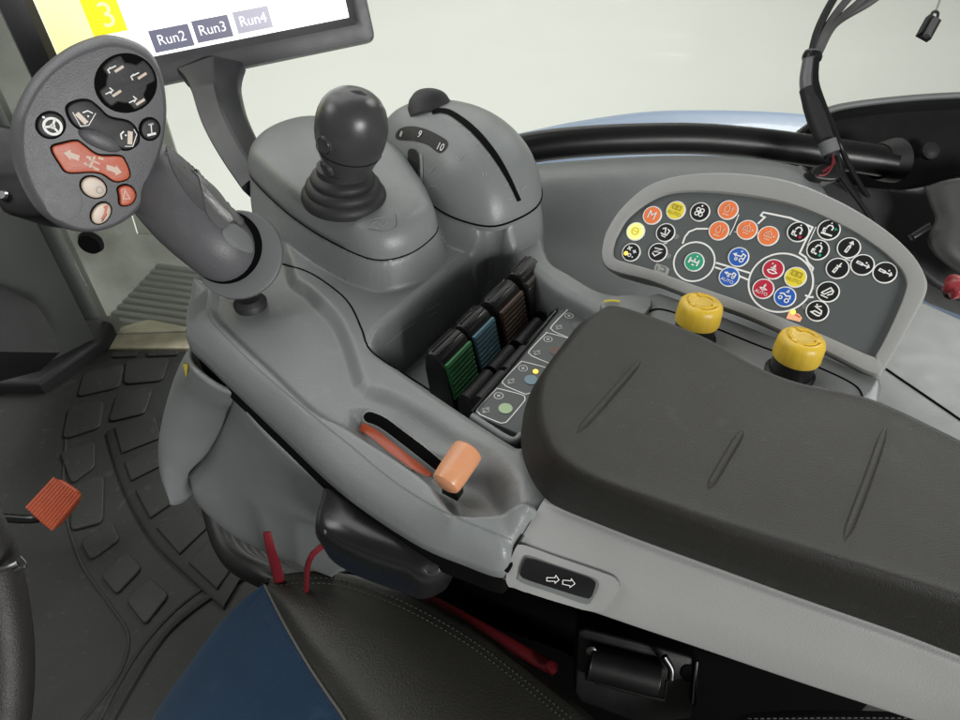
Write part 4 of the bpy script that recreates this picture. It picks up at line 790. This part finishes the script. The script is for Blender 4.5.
def icon(b, kind, c, fg, extra=None):
    s = 9.0 * bk; h = pn * .0002
    g = lambda x, y: c + pu_ * (x * s) + pv_ * (y * s) + h
    rb = lambda P, w=.16, m=None: b.ribbon([g(*p) for p in P], w * s, pn, m or fg)
    rc = lambda x, y, r, w=.14, m=None: b.disc(g(x, y), pu_, pv_, r * s, m or fg, 18, max(.001 * s, (r - w) * s))
    dot = lambda x, y, r, m=None: b.disc(g(x, y), pu_, pv_, r * s, m or fg, 12)
    tri = lambda P, m=None: b.add([g(*p) for p in P], [[*range(len(P))]], m or fg)
    tx = lambda t, y, z: b.text(t, g(0, y), pu_, pv_, z * s, fg)
    if kind == 'M': tx('M', -.05, 1.45)
    elif kind == 'auto_box': tx('AUTO', -.42, .62); rb([(-.5, .1), (-.5, .62), (.5, .62), (.5, .1), (-.5, .1)], .12); rc(0, .36, .18, .1)
    elif kind == 'fan':
        for x, y in ((-.25, .2), (.25, .2), (-.25, -.3), (.25, -.3)): rc(x, y, .28, .13)
        dot(0, -.05, .12); dot(0, .72, .12)
    elif kind == 'drop': rb([(-.1, .65), (-.4, .1), (-.35, -.2), (-.1, -.35), (.18, -.2), (.2, .1), (-.1, .65)], .13); rb([(.5, -.2), (.5, .35)], .14); tri([(.3, .2), (.5, .55), (.7, .2)]); rb([(-.4, -.62), (.4, -.62)], .16)
    elif kind == 'bell': rb([(-.5, -.15), (-.35, .3), (0, .5), (.3, .3), (.4, -.15), (-.5, -.15)], .13); rc(-.05, .05, .2, .1); rb([(-.35, -.45), (.35, -.45)], .13); dot(.62, .1, .14); dot(0, .7, .1)
    elif kind == 'lit': rc(0, 0, .52, .2, YELB); rb([(-.3, 0), (.3, 0)], .2, YELB); dot(.5, .5, .12, WHITE)
    elif kind == 'fold': rb([(-.5, .3), (-.15, .5), (.1, -.3), (-.5, -.25)], .15); rb([(.1, .45), (.45, .35), (.3, -.3), (.1, -.3)], .15); rb([(-.3, -.5), (.3, -.55)], .12)
    elif kind == 'cross': rb([(-.6, .2), (-.1, .6)], .16); rb([(-.55, .6), (-.15, .15)], .16); rb([(.15, .25), (.65, .2)], .16); rb([(.4, .0), (.4, .45)], .16); rc(0, -.4, .24, .12); dot(-.5, -.35, .26, AMBER); dot(.45, -.5, .1)
    elif kind == 'zig': rb([(-.55, .35), (.4, .5), (-.45, -.1), (.45, .1), (-.1, -.55), (-.55, -.3)], .15)
    elif kind == 'axle': rb([(-.5, 0), (.5, 0)], .18); rb([(-.55, -.35), (-.55, .35)], .2); rb([(.5, -.4), (.5, .35)], .2); rb([(0, 0), (0, .4)], .18); dot(.1, .7, .1); rb([(-.15, -.4), (.2, -.4)], .16)
    elif kind == 'tractor': tri([(-.75, .15), (-.3, .4), (-.3, -.1)]); rb([(-.3, .1), (.3, .15), (.35, .5), (.7, .4), (.65, -.1)], .15); rc(.45, -.25, .28, .13); rc(-.15, -.3, .2, .11); dot(.1, .72, .1)
    elif kind == 'tractor_auto': tri([(-.75, .3), (-.35, .5), (-.35, .1)]); rb([(-.35, .3), (.25, .35), (.3, .6), (.6, .5), (.6, .15)], .14); rc(.45, .08, .2, .1); rc(-.1, .05, .16, .1); tx('AUTO', -.5, .55)
    elif kind == 'turn': rb([(-.5, -.5), (-.5, -.1), (-.2, -.1)], .16); rc(-.35, -.4, .18, .1); rb([(-.35, .1), (-.2, .45), (.1, .5), (.32, .3), (.32, -.1)], .15); dot(0, .75, .09); tri([(.15, -.05), (.5, -.05), (.32, -.3)]); rb([(-.15, -.5), (.1, -.5)], .2); dot(.45, -.52, .17, extra or fg)
    elif kind == 'turn_tall': rb([(-.5, -.35), (-.5, 0), (-.2, .05)], .16); rc(-.35, -.3, .16, .1); rb([(-.3, .15), (-.15, .45), (.15, .5), (.35, .3), (.3, .0)], .15); dot(0, .75, .09); rb([(-.6, -.55), (.6, -.55)], .2); tri([(.55, .45), (.85, .25), (.55, .05)], extra or fg)
    elif kind == 'cylinder_up': rb([(-.1, -.6), (.05, .2)], .34); rb([(.05, .2), (.1, .7)], .14); rb([(-.15, .45), (.1, .72), (.3, .4)], .13); rb([(-.07, -.45), (.02, .05)], .14, BTN)
    elif kind == 'cylinder_down': rb([(-.2, -.6), (-.05, .05)], .34); rb([(.0, .1), (.15, .65)], .14); rb([(-.2, .3), (.0, .12), (.25, .3)], .13); rb([(-.17, -.45), (-.08, -.1)], .14, BTN)
    elif kind == 'cylinder_flat': rb([(-.65, .1), (.05, 0)], .32); rb([(.05, 0), (.65, -.05)], .14); rb([(.5, .2), (.7, -.05), (.5, -.25)], .13); rb([(-.5, .08), (-.1, .02)], .13, BTN); dot(.3, .3, .1)
    elif kind == 'pto': rb([(-.55, -.3), (-.2, -.5), (.2, -.5), (.55, -.3), (.25, -.15), (-.25, -.15), (-.55, -.3)], .13); rb([(0, -.1), (.05, .5)], .16); tri([(-.15, .25), (.05, .6), (.22, .25)]); rb([(-.3, .1), (.35, .05)], .12); dot(-.3, .55, .09)
    elif kind == 'pto_auto': rb([(-.4, .0), (0, -.15), (.4, .0), (0, .12), (-.4, 0)], .12); rb([(0, 0), (.05, .55)], .15); tri([(-.12, .35), (.05, .65), (.2, .35)]); tx('AUTO', -.5, .52)
    elif kind == 'vehicle': rb([(-.65, .15), (-.25, .3), (.1, .1), (.5, .25), (.6, -.1)], .15); rc(-.4, -.25, .24, .12); rc(.35, -.35, .28, .13); rb([(-.1, .55), (.2, .6)], .14); dot(.1, .78, .09)
    elif kind == 'plough': rb([(-.55, -.35), (.1, .5), (.4, .3), (-.2, -.4), (-.55, -.35)], .14); rb([(.1, -.4), (.5, -.1), (.5, .3)], .14); rb([(-.5, -.6), (.3, -.65)], .12)
    elif kind == 'loop': rb([(.2, .6), (-.35, .35), (.4, .15), (.5, -.2), (-.2, -.1), (-.5, -.35), (.2, -.5), (.5, -.4)], .15); dot(-.3, .6, .1)
BT = [('M', 651.7, 214.7, ORGB), ('auto_box', 675.3, 209.7, YELB), ('fan', 699.5, 211.2, BTN), ('drop', 727.7, 209.3, ORGB), ('drop', 718.5, 230, ORGB), ('bell', 746.7, 229.2, ORGB), ('bell', 768, 235.3, ORGB),
      ('lit', 635, 230.8, LITG), ('fold', 665, 232, BTN), ('cross', 630.5, 251.8, BTN), ('zig', 657.2, 251.8, BTN), ('axle', 693.8, 261.3, GRN), ('tractor', 738.2, 256.5, BLU), ('tractor_auto', 728.8, 276.3, BLU),
      ('turn', 798, 231.2, BTN, RED), ('turn_tall', 828.8, 229.2, BTN, GRN), ('turn', 817.8, 249.2, BTN, GRN), ('cylinder_up', 848.8, 247.2, BTN), ('cylinder_down', 837.5, 267.8, BTN), ('cylinder_flat', 862.5, 264.2, BTN), ('cylinder_flat', 885, 272, BTN),
      ('pto', 773, 268.7, RED), ('auto_box', 795.3, 276.7, YELB), ('pto_auto', 763, 288.3, RED), ('vehicle', 784.7, 296.3, BLU), ('plough', 827.8, 291.3, BTN), ('loop', 817.2, 310.5, BTN)]
OLIVE = mat('olive_print', (.42, .33, .03), .5, 0, var=0); PEACH = mat('peach_print', (.90, .50, .33), .5, 0, var=0)
for e in BT:
    kind, x, y, m = e[:4]; c = bpt(x, y); r = 10.6 * bk
    b = MB(); b.lathe(c - pn * .0002, pn, [(r, 0), (r, .0007), (r * .97, .0010), (r * .89, .0010)], WHITE, 36, False); b.lathe(c - pn * .0002, pn, [(r * .89, .0010), (r * .5, .0012), (0, .00122)], m, 36, False)
    o = b.build('button', bp)
    if m not in (BTN,): o['label'] = {ORGB: 'orange', YELB: 'yellow', LITG: 'lit yellow green', GRN: 'green', BLU: 'blue', RED: 'red'}[m] + ' round button'
    b = MB(); icon(b, kind, c + pn * .00115, {YELB: OLIVE, ORGB: WHITE if kind == 'M' else PEACH}.get(m, WHITE), e[4] if len(e) > 4 else None); b.build('symbol', o)

# yellow rotary knobs
for (x, y), lab in (((692, 338), 'yellow rotary knob standing just below the green round button'), ((789, 374), 'yellow rotary knob nearer the lower right corner of the button panel')):
    o = W(x, y, .699); kn = thing('rotary_knob', o, lab, 'knob', 'yellow rotary knobs below the button panel')
    ax = (Z * .93 + XR * .05 + V((0, .10, 0))).normalized()
    b = MB(); b.lathe(o, ax, [(.0150, 0), (.0150, .002), (.0128, .0026), (.0124, .012), (.0132, .0135), (.008, .014)], BLK, 40, False); b.build('collar', kn)
    b = MB(); RR = []
    a = XR - ax * XR.dot(ax); a.normalize(); bb = ax.cross(a)
    for r, h in ((.0120, .0128), (.0138, .0130), (.0142, .0142), (.0138, .0235), (.0131, .0262), (.0118, .0276), (.0100, .0280)):
        RR.append([o + ax * h + (a * math.cos(t) + bb * math.sin(t)) * (r * (1 - .012 * (1 if (j % 6) < 2 and .014 < h < .025 else 0))) for j, t in enumerate([2 * math.pi * j / 96 for j in range(96)])])
    RR.append([o + ax * .0276 + (a * math.cos(2 * math.pi * j / 96) + bb * math.sin(2 * math.pi * j / 96)) * .0094 for j in range(96)])
    RR.append([o + ax * .0276 + (a * math.cos(2 * math.pi * j / 96) + bb * math.sin(2 * math.pi * j / 96)) * .002 for j in range(96)])
    b.rings(RR, YEL, True, True); cap = b.build('cap', kn, ang=35)
    b = MB()
    for i in range(3):
        P = [o + ax * .0281 + (a * math.cos(t) + bb * math.sin(t)) * .0080 for t in [R(120 * i + 10 + 8 * j) for j in range(10)]]; b.tube(P, .0007, YEL, 6)
        e_ = P[-1]; tn = (P[-1] - P[-2]).normalized(); rd = (e_ - o - ax * .0281).normalized(); b.prism([e_ + tn * .003, e_ + rd * .0022, e_ - rd * .0022], ax, .0006, YEL, .0002, -.0004)
    b.build('embossed_arrows', cap)

# ------------------------------------------------------------------ monitor
UU = (154, 56, 349, 17); best = None
for ia in range(-16, 17):
    for ib in range(-16, 17):
        n = (-ray(230, 20).normalized() + XR * ia * .05 + UP * ib * .05).normalized(); pl = Plane(D(230, 40, .62), n)
        u = (pl.pt(349, 17) - pl.pt(154, 56)).normalized(); v = (pl.pt(33, 0) - pl.pt(56, 52)).normalized(); e = abs(u.dot(v)) * 6 + .05 * math.hypot(ia, ib) + .4 * max(0, -v.z + .5)
        if best is None or e < best[0]: best = (e, n)
mn = best[1]; MP = Plane(D(230, 40, .62), mn); mu = (MP.pt(349, 17) - MP.pt(154, 56)).normalized(); mv = mn.cross(mu); mv = mv if mv.z > 0 else -mv
mo = thing('monitor', D(240, 170, .60), 'tilted touch screen monitor with bright display on a bent dark arm', 'monitor')
c0 = MP.pt(349, 17); lw_ = (c0 - MP.pt(56, 76)).dot(mu); hh = lw_ * .66
def mp(a, c_, h=0): return c0 - mu * a + mv * c_ + mn * h          # a: leftwards from the screen's lower right corner, c: upwards
pxm = MP.k(250, 40)
lft = (c0 - MP.pt(44, 25)).dot(mu)
SW = lft; SH = SW * .62; bz = 30 * pxm; bw = 24 * pxm; bl = 33 * pxm
b = MB(); mb_r = .006
def rr(x0, x1, y0, y1, h, r):
    P = []
    for cx_, cy_, a0 in ((x0 + r, y0 + r, 180), (x1 - r, y0 + r, 270), (x1 - r, y1 - r, 0), (x0 + r, y1 - r, 90)):
        for k in range(5): t = R(a0 + k * 22.5); P.append(mp(cx_ + r * math.cos(t), cy_ + r * math.sin(t), h))
    return P
BEZ = mat('bezel_grey', (.045, .045, .050), .42, .15, 900, var=.06)
b.rings([rr(-bw + .01, SW + bl - .01, -bz + .012, SH + bw - .01, -.035, .008), rr(-bw + .001, SW + bl - .001, -bz + .001, SH + bw - .001, -.024, .008), rr(-bw, SW + bl, -bz, SH + bw, -.004, .008), rr(-bw + .003, SW + bl - .003, -bz + .003, SH + bw - .003, .004, .007), rr(-bw + .010, SW + bl - .010, -bz + .010, SH + bw - .010, .005, .006), rr(-.006, SW + .006, -.007, SH + .006, .004, .003), rr(0, SW, 0, SH, -.003, .001)], BEZ, True, False); b.build('bezel', mo, ang=30)
b = MB(); b.poly(rr(-.001, SW + .001, -.001, SH + .001, -.0025, .001), SCR_W); scn = b.build('screen', mo)
b = MB(); yx = lambda x, y: ((c0 - MP.pt(x, y)).dot(mu), (MP.pt(x, y) - c0).dot(mv))
yl = yx(87, 20)[0]; yr = yx(122, 15)[0]; yb = yx(120, 32)[1]
b.poly([mp(SW, .001, -.0022), mp(yl, .001, -.0022), mp(yl, SH, -.0022), mp(SW, SH, -.0022)], SCR_P); b.build('status_column', scn)
b = MB(); b.poly([mp(yl, yb, -.0020), mp(yr, yb, -.0020), mp(yr, yb + .10, -.0020), mp(yl, yb + .10, -.0020)], SCR_Y); tile = b.build('gear_tile', scn)
b = MB(); p = yx(107, 16); b.text('3', mp(*p, -.0017), mu, mv, .027, SCR_3); b.build('gear_digit', tile)
for x, y, w_, t, m in ((171.5, 38.5, 43, 'Run2', SCR_B), (212.5, 29, 40, 'Run3', SCR_B), (253, 20, 40, 'Run4', SCR_M), (292, 13, 36, None, SCR_F), (328, 6, 34, None, SCR_F)):
    a, c_ = yx(x, y); hw = w_ * pxm / 2; hv_ = 10.5 * pxm
    b = MB(); b.poly([mp(a + hw * .93, c_ - hv_, -.0021), mp(a - hw * .93, c_ - hv_, -.0021), mp(a - hw * .93, c_ + hv_, -.0021), mp(a + hw * .93, c_ + hv_, -.0021)], m); kb = b.build('screen_key', scn)
    if t: b = MB(); b.text(t, mp(a, c_, -.0018), mu, mv, .0115, SCR_T); b.build('key_text', kb)
b = MB(); a, c_ = yx(60, 3); b.ribbon([mp(a + .008, c_, -.0019), mp(a - .008, c_, -.0019), mp(a - .008, c_ + .004, -.0019), mp(a + .008, c_ + .004, -.0019)], .0006, mn, SCR_3, True); b.build('status_mark', scn)
b = MB(); AP = [D(212, 70, .625), D(217, 92, .62), D(225, 120, .615), D(240, 150, .605), D(262, 185, .595)]; aa_ = cr(AP, 24); RR = []
for i, p in enumerate(aa_):
    t = i / 23; wd = (21 - 5 * t + 9 * max(0, 1 - t * 5) ** 2) * .62 / 700 * 1.05; dp = .018
    tn = (aa_[min(i + 1, 23)] - aa_[max(i - 1, 0)]).normalized(); s1 = tn.cross(FW).normalized(); s1 = s1 if s1.x > 0 else -s1; s2 = tn.cross(s1).normalized(); s2 = s2 if s2.dot(FW) < 0 else -s2
    RR.append([p + s1 * x * wd + s2 * y * dp for x, y in ((-1, -.6), (-1, .5), (-.9, .75), (.15, .9), (.3, .85), (.95, .0), (1, -.2), (.95, -.7), (0, -.8))])
b.rings(RR, BEZ); b.build('monitor_arm', mo, ang=25)
# ------------------------------------------------------------------ window side
b = MB(); b.tube([D(x, y, .76) for x, y in ((440, 170), (480, 160), (530, 148), (580, 142), (640, 139), (700, 139), (760, 144), (820, 152), (870, 159), (892, 163))], .0165, BLK, 20, 60)
gr_ = b.build('grab_rail', label='long black curved grab rail along the side window', cat='rail')
mtg = thing('rail_mount', D(880, 150, .80), 'large black moulded mount holding the end of the grab rail', 'mount')
O = cr([D(x, y, .80) for x, y in ((785, 158), (795, 135), (815, 118), (838, 109), (900, 101), (970, 97), (1050, 98), (1060, 140), (1000, 168), (955, 180), (925, 188), (890, 193), (850, 193), (795, 184))], 80, True)
c = sum(O, V()) / len(O); b = MB()
b.rings([[c + (p - c) * .9 + FW * .08 for p in O], [p + FW * .02 for p in O], O, [c + (p - c) * .985 - FW * .004 for p in O], [c + (p - c) * .95 - FW * .003 for p in O], [c + (p - c) * .92 + FW * .012 for p in O], [c + (p - c) * .85 + FW * .02 for p in O]], BLK, True, True); b.build('housing', mtg, ang=50)
b = MB(); b.tube([p - FW * .004 for p in cr([D(x, y, .80) for x, y in ((812, 118), (838, 108), (900, 100), (970, 96), (1050, 97))], 40)], .004, GREYD, 8, flat=.8); b.build('upper_lip', mtg)
b = MB(); b.lathe(D(886, 161, .765), V((1, .35, -.1)), [(.019, -.01), (.022, .0), (.024, .012), (.016, .02), (0, .022)], BLKM, 28, False); b.build('rail_socket', mtg)
b = MB(); b.lathe(D(928, 152, .805), -FW, [(.010, 0), (.010, .006), (.006, .009), (0, .009)], BLKM, 20, False); b.build('bolt_cap', mtg)
# grey side panel under the window
sp_ = thing('side_panel', W(700, 300, .55), 'grey moulded panel under the side window behind the console', 'side panel')
b = MB(); R0 = rl([(470, 182, .655), (520, 171, .655), (580, 165, .655), (640, 161, .655), (700, 160, .655), (750, 163, .655), (780, 167, .655), (798, 171, .655), (806, 175, .655)])
b.loft([[p + V((0, .02, -.05)) for p in R0], [p + V((0, .005, -.004)) for p in R0], R0, rl([(480, 200, .655), (530, 190, .657), (640, 182, .657), (760, 184, .656), (800, 188, .655), (826, 200, .65)]), rl([(500, 260, .63), (560, 245, .632), (660, 240, .632), (760, 250, .632), (820, 264, .63), (866, 285, .63)]), rl([(510, 330, .60), (600, 330, .60), (700, 340, .60), (760, 350, .60), (820, 370, .60), (862, 390, .60)]), rl([(520, 420, .52), (600, 420, .52), (700, 430, .52), (760, 440, .52), (820, 455, .52), (862, 470, .52)])], 60, 8, GREY); spb = b.bvh(); b.build('panel_shell', sp_, solid=.004, ang=80)
b = MB(); Q = [hit(spb, 574 + 14 * math.cos(t), 187 + 6.5 * math.sin(t), .0002)[0] for t in [2 * math.pi * i / 40 for i in range(40)]]; b.tube([p for p in Q if p], .0008, GREYD, 6, closed=True); b.build('screw_cover', sp_)
cs = thing('rear_side_cover', W(930, 380, .60), 'light grey trim piece with a diagonal seam beside the button panel', 'trim')
b = MB(); O = [W(x, y, .655) for x, y in ((903, 298), (925, 300), (960, 316), (1040, 350), (1060, 540), (960, 450), (870, 402), (860, 380))]; b.prism(O, Z, 0, GREYD, .006, -.08); b.build('cover', cs)
b = MB(); b.tube([W(x, y, .6553) for x, y in ((886, 369), (905, 382), (930, 399), (962, 421), (1000, 448))], .0009, DEEP, 6, 30); b.build('joint_line', cs)
b = MB(); O = [D(x, y, .74) for x, y in ((770, 176), (800, 172), (866, 186), (920, 190), (965, 176), (1040, 170), (1040, 330), (960, 300), (935, 285), (905, 260), (830, 215))]; b.prism(O, -FW, 0, BLKM, .006, -.05)
dg = thing('dark_side_trim', D(930, 290, .72), 'dark grey side trim with a creased fold below the rail mount', 'trim'); b.build('trim_sheet', dg)
DG = mat('charcoal_trim', (.05, .052, .05), .55, .2, 700)
b = MB(); b.loft([[D(x, y, .69) for x, y in ((924, 187), (930, 205), (935, 220), (928, 238), (935, 255), (960, 275), (1000, 300))], [D(x, y, .68) for x, y in ((960, 178), (962, 200), (965, 215), (962, 240), (970, 255), (990, 270), (1020, 290))], [D(x, y, .70) for x, y in ((1040, 178), (1040, 200), (1040, 215), (1040, 240), (1040, 255), (1040, 270), (1040, 290))]], 30, 6, DG); b.build('fold', dg, solid=.004)
b = MB(); b.box(D(919, 232, .685), XR * .8 + UP * .5, UP * .8 - XR * .5, -FW, .022, .006, .006, BLK, .002); b.build('latch', dg)
rk2 = thing('red_knob', D(950, 296, .66), 'small dark red lobed knob at the right edge', 'knob')
b = MB(); o = D(953, 291, .655); ax = (-FW + UP * .5).normalized(); a = XR; bb = ax.cross(a).normalized(); RR = []
for s, h in ((.7, 0), (1, .003), (1.02, .010), (.85, .014), (.4, .016), (.05, .0162)): RR.append([o + ax * h + (a * math.cos(t) + bb * math.sin(t)) *   .0112 * s * (1 + .12 * math.cos(6 * t)) for t in [2 * math.pi * j / 60 for j in range(60)]])
b.rings(RR, mat('dull_red', (.30, .03, .035), .45, .1, 900)); b.build('knob_head', rk2, ang=50)
b = MB(); b.lathe(o - ax * .006, ax, [(.006, 0), (.006, .007)], BLK, 16); b.build('stem', rk2)
# blue fender outside the window
b = MB(); F0 = [D(x, y, 1.15) for x, y in ((470, 158), (520, 145), (560, 136), (600, 128), (660, 120), (720, 118.5), (780, 120), (830, 124), (900, 134), (1000, 150))]
b.loft([[p + V((0, .25, -.10)) for p in F0], [p + V((0, .06, -.012)) for p in F0], F0, [p + V((0, -.06, -.02)) for p in F0], [p + V((0, -.12, -.06)) for p in F0], [p + V((0, -.14, -.3)) for p in F0]], 50, 8, PAINT)
b.build('fender', solid=.004, ang=80, label='pale blue tractor fender outside the window behind the grab rail', cat='fender')
# window glass
b = MB(); ga2 = V((-.55, .80, .60)); b.prism([V((-.48, .84, .46)), V((.75, .84, .46)), V((.75, .98, 1.5)), V((-.48, .98, 1.5))], V((0, -1, .14)), .004, GLASS, .001, 0)
b.build('side_window', label='clear side window pane above the grab rail', cat='window')
# cables
cbn = thing('cable_bundle', D(830, 175, .70), 'bundle of grey cables tied and taped, dropping over the grab rail', 'cables')
TJ = .69
for P in (((846, -20), (830, 5), (818, 30), (812, 52)), ((866, -20), (842, 6), (824, 32), (814, 54)), ((884, -20), (853, 8), (828, 30), (816, 54)), ((900, -20), (870, 2), (835, 24), (818, 54))):
    b = MB(); b.tube([D(x, y, TJ + i * .003) for i, (x, y) in enumerate(P)] + [D(811, 60, TJ)], .0038, CABLE if P[0][0] > 850 else BLKM, 10, 30); b.build('cable', cbn)
b = MB(); b.tube([D(812, 52, TJ), D(809, 66, TJ), D(807, 80, TJ), D(808, 90, TJ)], .0072, TAPE, 16, 16); b.build('sleeve', cbn)
b = MB(); b.tube([D(818, 56, TJ), D(812, 58, TJ - .002), D(806, 56, TJ)], .0018, BLK, 8, 8); b.lathe(D(812, 57, TJ), (D(813, 50, TJ) - D(811, 62, TJ)), [(.0088, -.003), (.0095, 0), (.0088, .003)], BLK, 20, False); b.build('cable_tie', cbn)
b = MB(); b.tube([D(807, 88, TJ), D(811, 100, TJ), D(818, 122, TJ - .002), D(826, 142, TJ - .006), D(832, 157, TJ - .006)], [.0075, .0092, .0092, .0082, .0068], BLKM, 16, 30); b.build('tape_wrap', cbn)
b = MB(); b.tube([D(827, 141, TJ - .010), D(831, 153, TJ - .010)], .0085, TAPE, 14, 8); b.build('silver_sleeve', cbn)
for P in (((817, 56), (816, 80), (822, 100), (832, 125), (842, 150), (856, 178), (874, 206), (890, 232), (902, 262)), ((815, 58), (813, 82), (820, 104), (829, 128), (837, 155), (846, 180), (866, 208), (884, 236), (900, 268)), ((831, 155), (835, 168), (844, 182), (862, 206), (886, 244))):
    b = MB(); b.tube([D(x, y, TJ - .006 + (.0 if i < 5 else .035 * (i - 4))) for i, (x, y) in enumerate(P)], .0026, BLK, 10, 40); b.build('cable', cbn)
for P in (((832, 155), (834, 163), (828, 168), (822, 172)), ((833, 156), (832, 166), (826, 174), (818, 176))):
    b = MB(); b.tube([D(x, y, TJ - .012) for x, y in P], .0012, REDS, 8, 16); b.build('red_wire', cbn)
b = MB(); b.prism(cr([D(x, y, TJ) for x, y in ((806, 174), (814, 168), (826, 168), (835, 176), (830, 184), (810, 182))], 30, True), -FW, .012, BLK, .003, -.01); b.build('connector', cbn)
hp = thing('hanging_plug', D(926, 42, .62), 'small dark plug hanging on a thin clear cord', 'plug')
b = MB(); b.tube([D(945, -20, .62), D(940, 0, .62), D(935, 13, .62)], .0010, GREYL, 8, 10); b.build('cord', hp)
b = MB(); u_ = (D(934, 18, .62) - D(922, 40, .62)).normalized(); v_ = FW.cross(u_).normalized(); b.box(D(926, 30, .62), u_, v_, -FW, .019, .0115, .008, BLKM, .002); b.build('plug_body', hp)
b = MB(); b.box(D(929, 29, .61), u_, v_, -FW, .017, .004, .006, CABLE, .001); b.build('plug_side', hp)
b = MB(); b.tube([D(930, 20, .615), D(933, 12, .615), D(938, 13, .615), D(936, 22, .615)], .0012, BLKM, 8, 16); b.build('loop', hp)

# ------------------------------------------------------------------ belt buckle assembly and black cushion at the lower edge
BLKD = mat('dark_reel_black', (.006, .006, .006), .42, .1, 900, spec=.3, var=.2)
METD = mat('dim_steel', (.09, .09, .09), .3, 0, metal=1, var=.1)
bu = thing('belt_reel', W(640, 700, .45), 'black seat belt reel with a ribbed roller under the rear frame', 'belt reel')
BU = Plane(W(635, 665, .50), V((-.1, -.75, .65)))
b = MB(); b.prism([BU.pt(x, y) for x, y in ((578, 628), (585, 626), (640, 640), (690, 654), (697, 660), (696, 700), (690, 716), (640, 722), (580, 700), (574, 690))], BU.n, .004, BLKD, .002, -.03); b.build('bracket', bu)
rc0 = BU.pt(588, 655, .010); rc1 = BU.pt(655, 672, .010); axr = (rc1 - rc0).normalized()
b = MB(); Lr = (rc1 - rc0).length; pr = []
for i in range(70): pr += [(.0122 if i % 2 else .0124, Lr * i / 69)]
b.lathe(rc0, axr, [(0, 0)] + pr + [(0, Lr)], BLKD, 32, False); b.build('roller', bu)
b = MB(); b.tube([BU.pt(x, y, .012) for x, y in ((594, 674), (625, 683), (662, 691), (664, 672))], .0012, METD, 8); b.build('wire_edge', bu)
b = MB(); b.tube([BU.pt(x, y, .013) for x, y in ((661, 648), (668, 660), (668, 670))], .0026, METD, 10, 12); b.build('steel_clip', bu)
b = MB(); b.tube([BU.pt(x, y, .006) for x, y in ((695, 657), (693, 675), (691, 698))], .0016, METD, 10, 12); b.build('steel_edge', bu)
b = MB(); b.lathe(BU.pt(688, 670, .004), BU.n, [(.006, 0), (.006, .001), (.004, .0014), (0, .0014)], DEEP, 20, False); b.build('hole_plug', bu)
b = MB(); b.lathe(BU.pt(590, 642, .012), BU.n, [(.0035, 0), (.0035, .003), (0, .004)], METD, 12, False); b.build('rivet', bu)
cu = thing('backrest_cushion', W(840, 725, .50), 'black cushion with a stitched edge at the bottom below the rear frame', 'cushion')
b = MB(); E0 = rl([(728, 726, .52), (745, 717, .52), (775, 713, .52), (830, 712, .52), (900, 714, .52), (980, 722, .52)])
b.loft([[p + V((0, .02, -.08)) for p in E0], [p + V((0, .003, -.012)) for p in E0], E0, [p + V((0, -.02, .006)) for p in E0], [p + V((0, -.12, .008)) for p in E0]], 30, 6, BLKM); cub = b.bvh(); b.build('cover', cu, solid=.004, ang=80)
b = MB()
for i in range(34):
    a, _ = hit(cub, 748 + i * 6.2, 719.2 - .9 * math.sin(i / 34 * 3), .0005); d, _ = hit(cub, 751.5 + i * 6.2, 719.2 - .9 * math.sin(i / 34 * 3), .0005)
    if a and d: b.tube([a, d], .0005, STITCH, 6)
if b.v: b.build('stitching', cu)

# ------------------------------------------------------------------ light: a bright hall seen through the cab's glass
w = bpy.data.worlds.new('World'); sc.world = w; w.use_nodes = True; N = w.node_tree.nodes; L = w.node_tree.links
tc = N.new('ShaderNodeTexCoord'); sx = N.new('ShaderNodeSeparateXYZ'); L.new(tc.outputs['Generated'], sx.inputs[0])
ml = N.new('ShaderNodeMath'); ml.operation = 'MULTIPLY_ADD'; ml.inputs[1].default_value = .5; ml.inputs[2].default_value = .5; L.new(sx.outputs['Z'], ml.inputs[0])
rp = N.new('ShaderNodeValToRGB'); e = rp.color_ramp.elements; e[0].position = .0; e[0].color = (.05, .05, .048, 1); e[1].position = 1; e[1].color = (.30, .305, .29, 1)
for p_, c_ in ((.45, (.30, .305, .285)), (.54, (.95, .97, .90)), (.72, (.90, .92, .86)), (.82, (.36, .365, .345))):
    x = rp.color_ramp.elements.new(p_); x.color = (*c_, 1)
L.new(ml.outputs[0], rp.inputs[0]); L.new(rp.outputs[0], N['Background'].inputs[0]); N['Background'].inputs[1].default_value = .21
def lamp(name, loc, target, size, power, col=(1, 1, .985)):
    ld = bpy.data.lights.new(name, 'AREA'); ld.shape = 'RECTANGLE'; ld.size = size[0]; ld.size_y = size[1]; ld.energy = power; ld.color = col
    o = bpy.data.objects.new(name, ld); COL.objects.link(o); o.location = loc; o.rotation_euler = (V(target) - V(loc)).to_track_quat('-Z', 'Y').to_euler(); return o
lamp('window_light', (1.3, 1.9, 2.0), (.1, .4, .7), (.8, .6), 60)
lamp('hall_lamp', (-.5, 5.5, 4.6), (0, 5.0, -.95), (9, 6), 450)
lamp('rear_window_light', (1.2, -1.4, 1.25), (.2, .3, .68), (.8, .5), 42)
lamp('door_light', (-1.5, .5, 1.9), (0, .4, .68), (.8, .6), 9)
vs = sc.view_settings; vs.view_transform = 'Standard'; vs.look = 'None'; vs.exposure = 0; vs.gamma = 1
sc.cycles.use_denoising = True; sc.cycles.max_bounces = 8; sc.cycles.transparent_max_bounces = 12
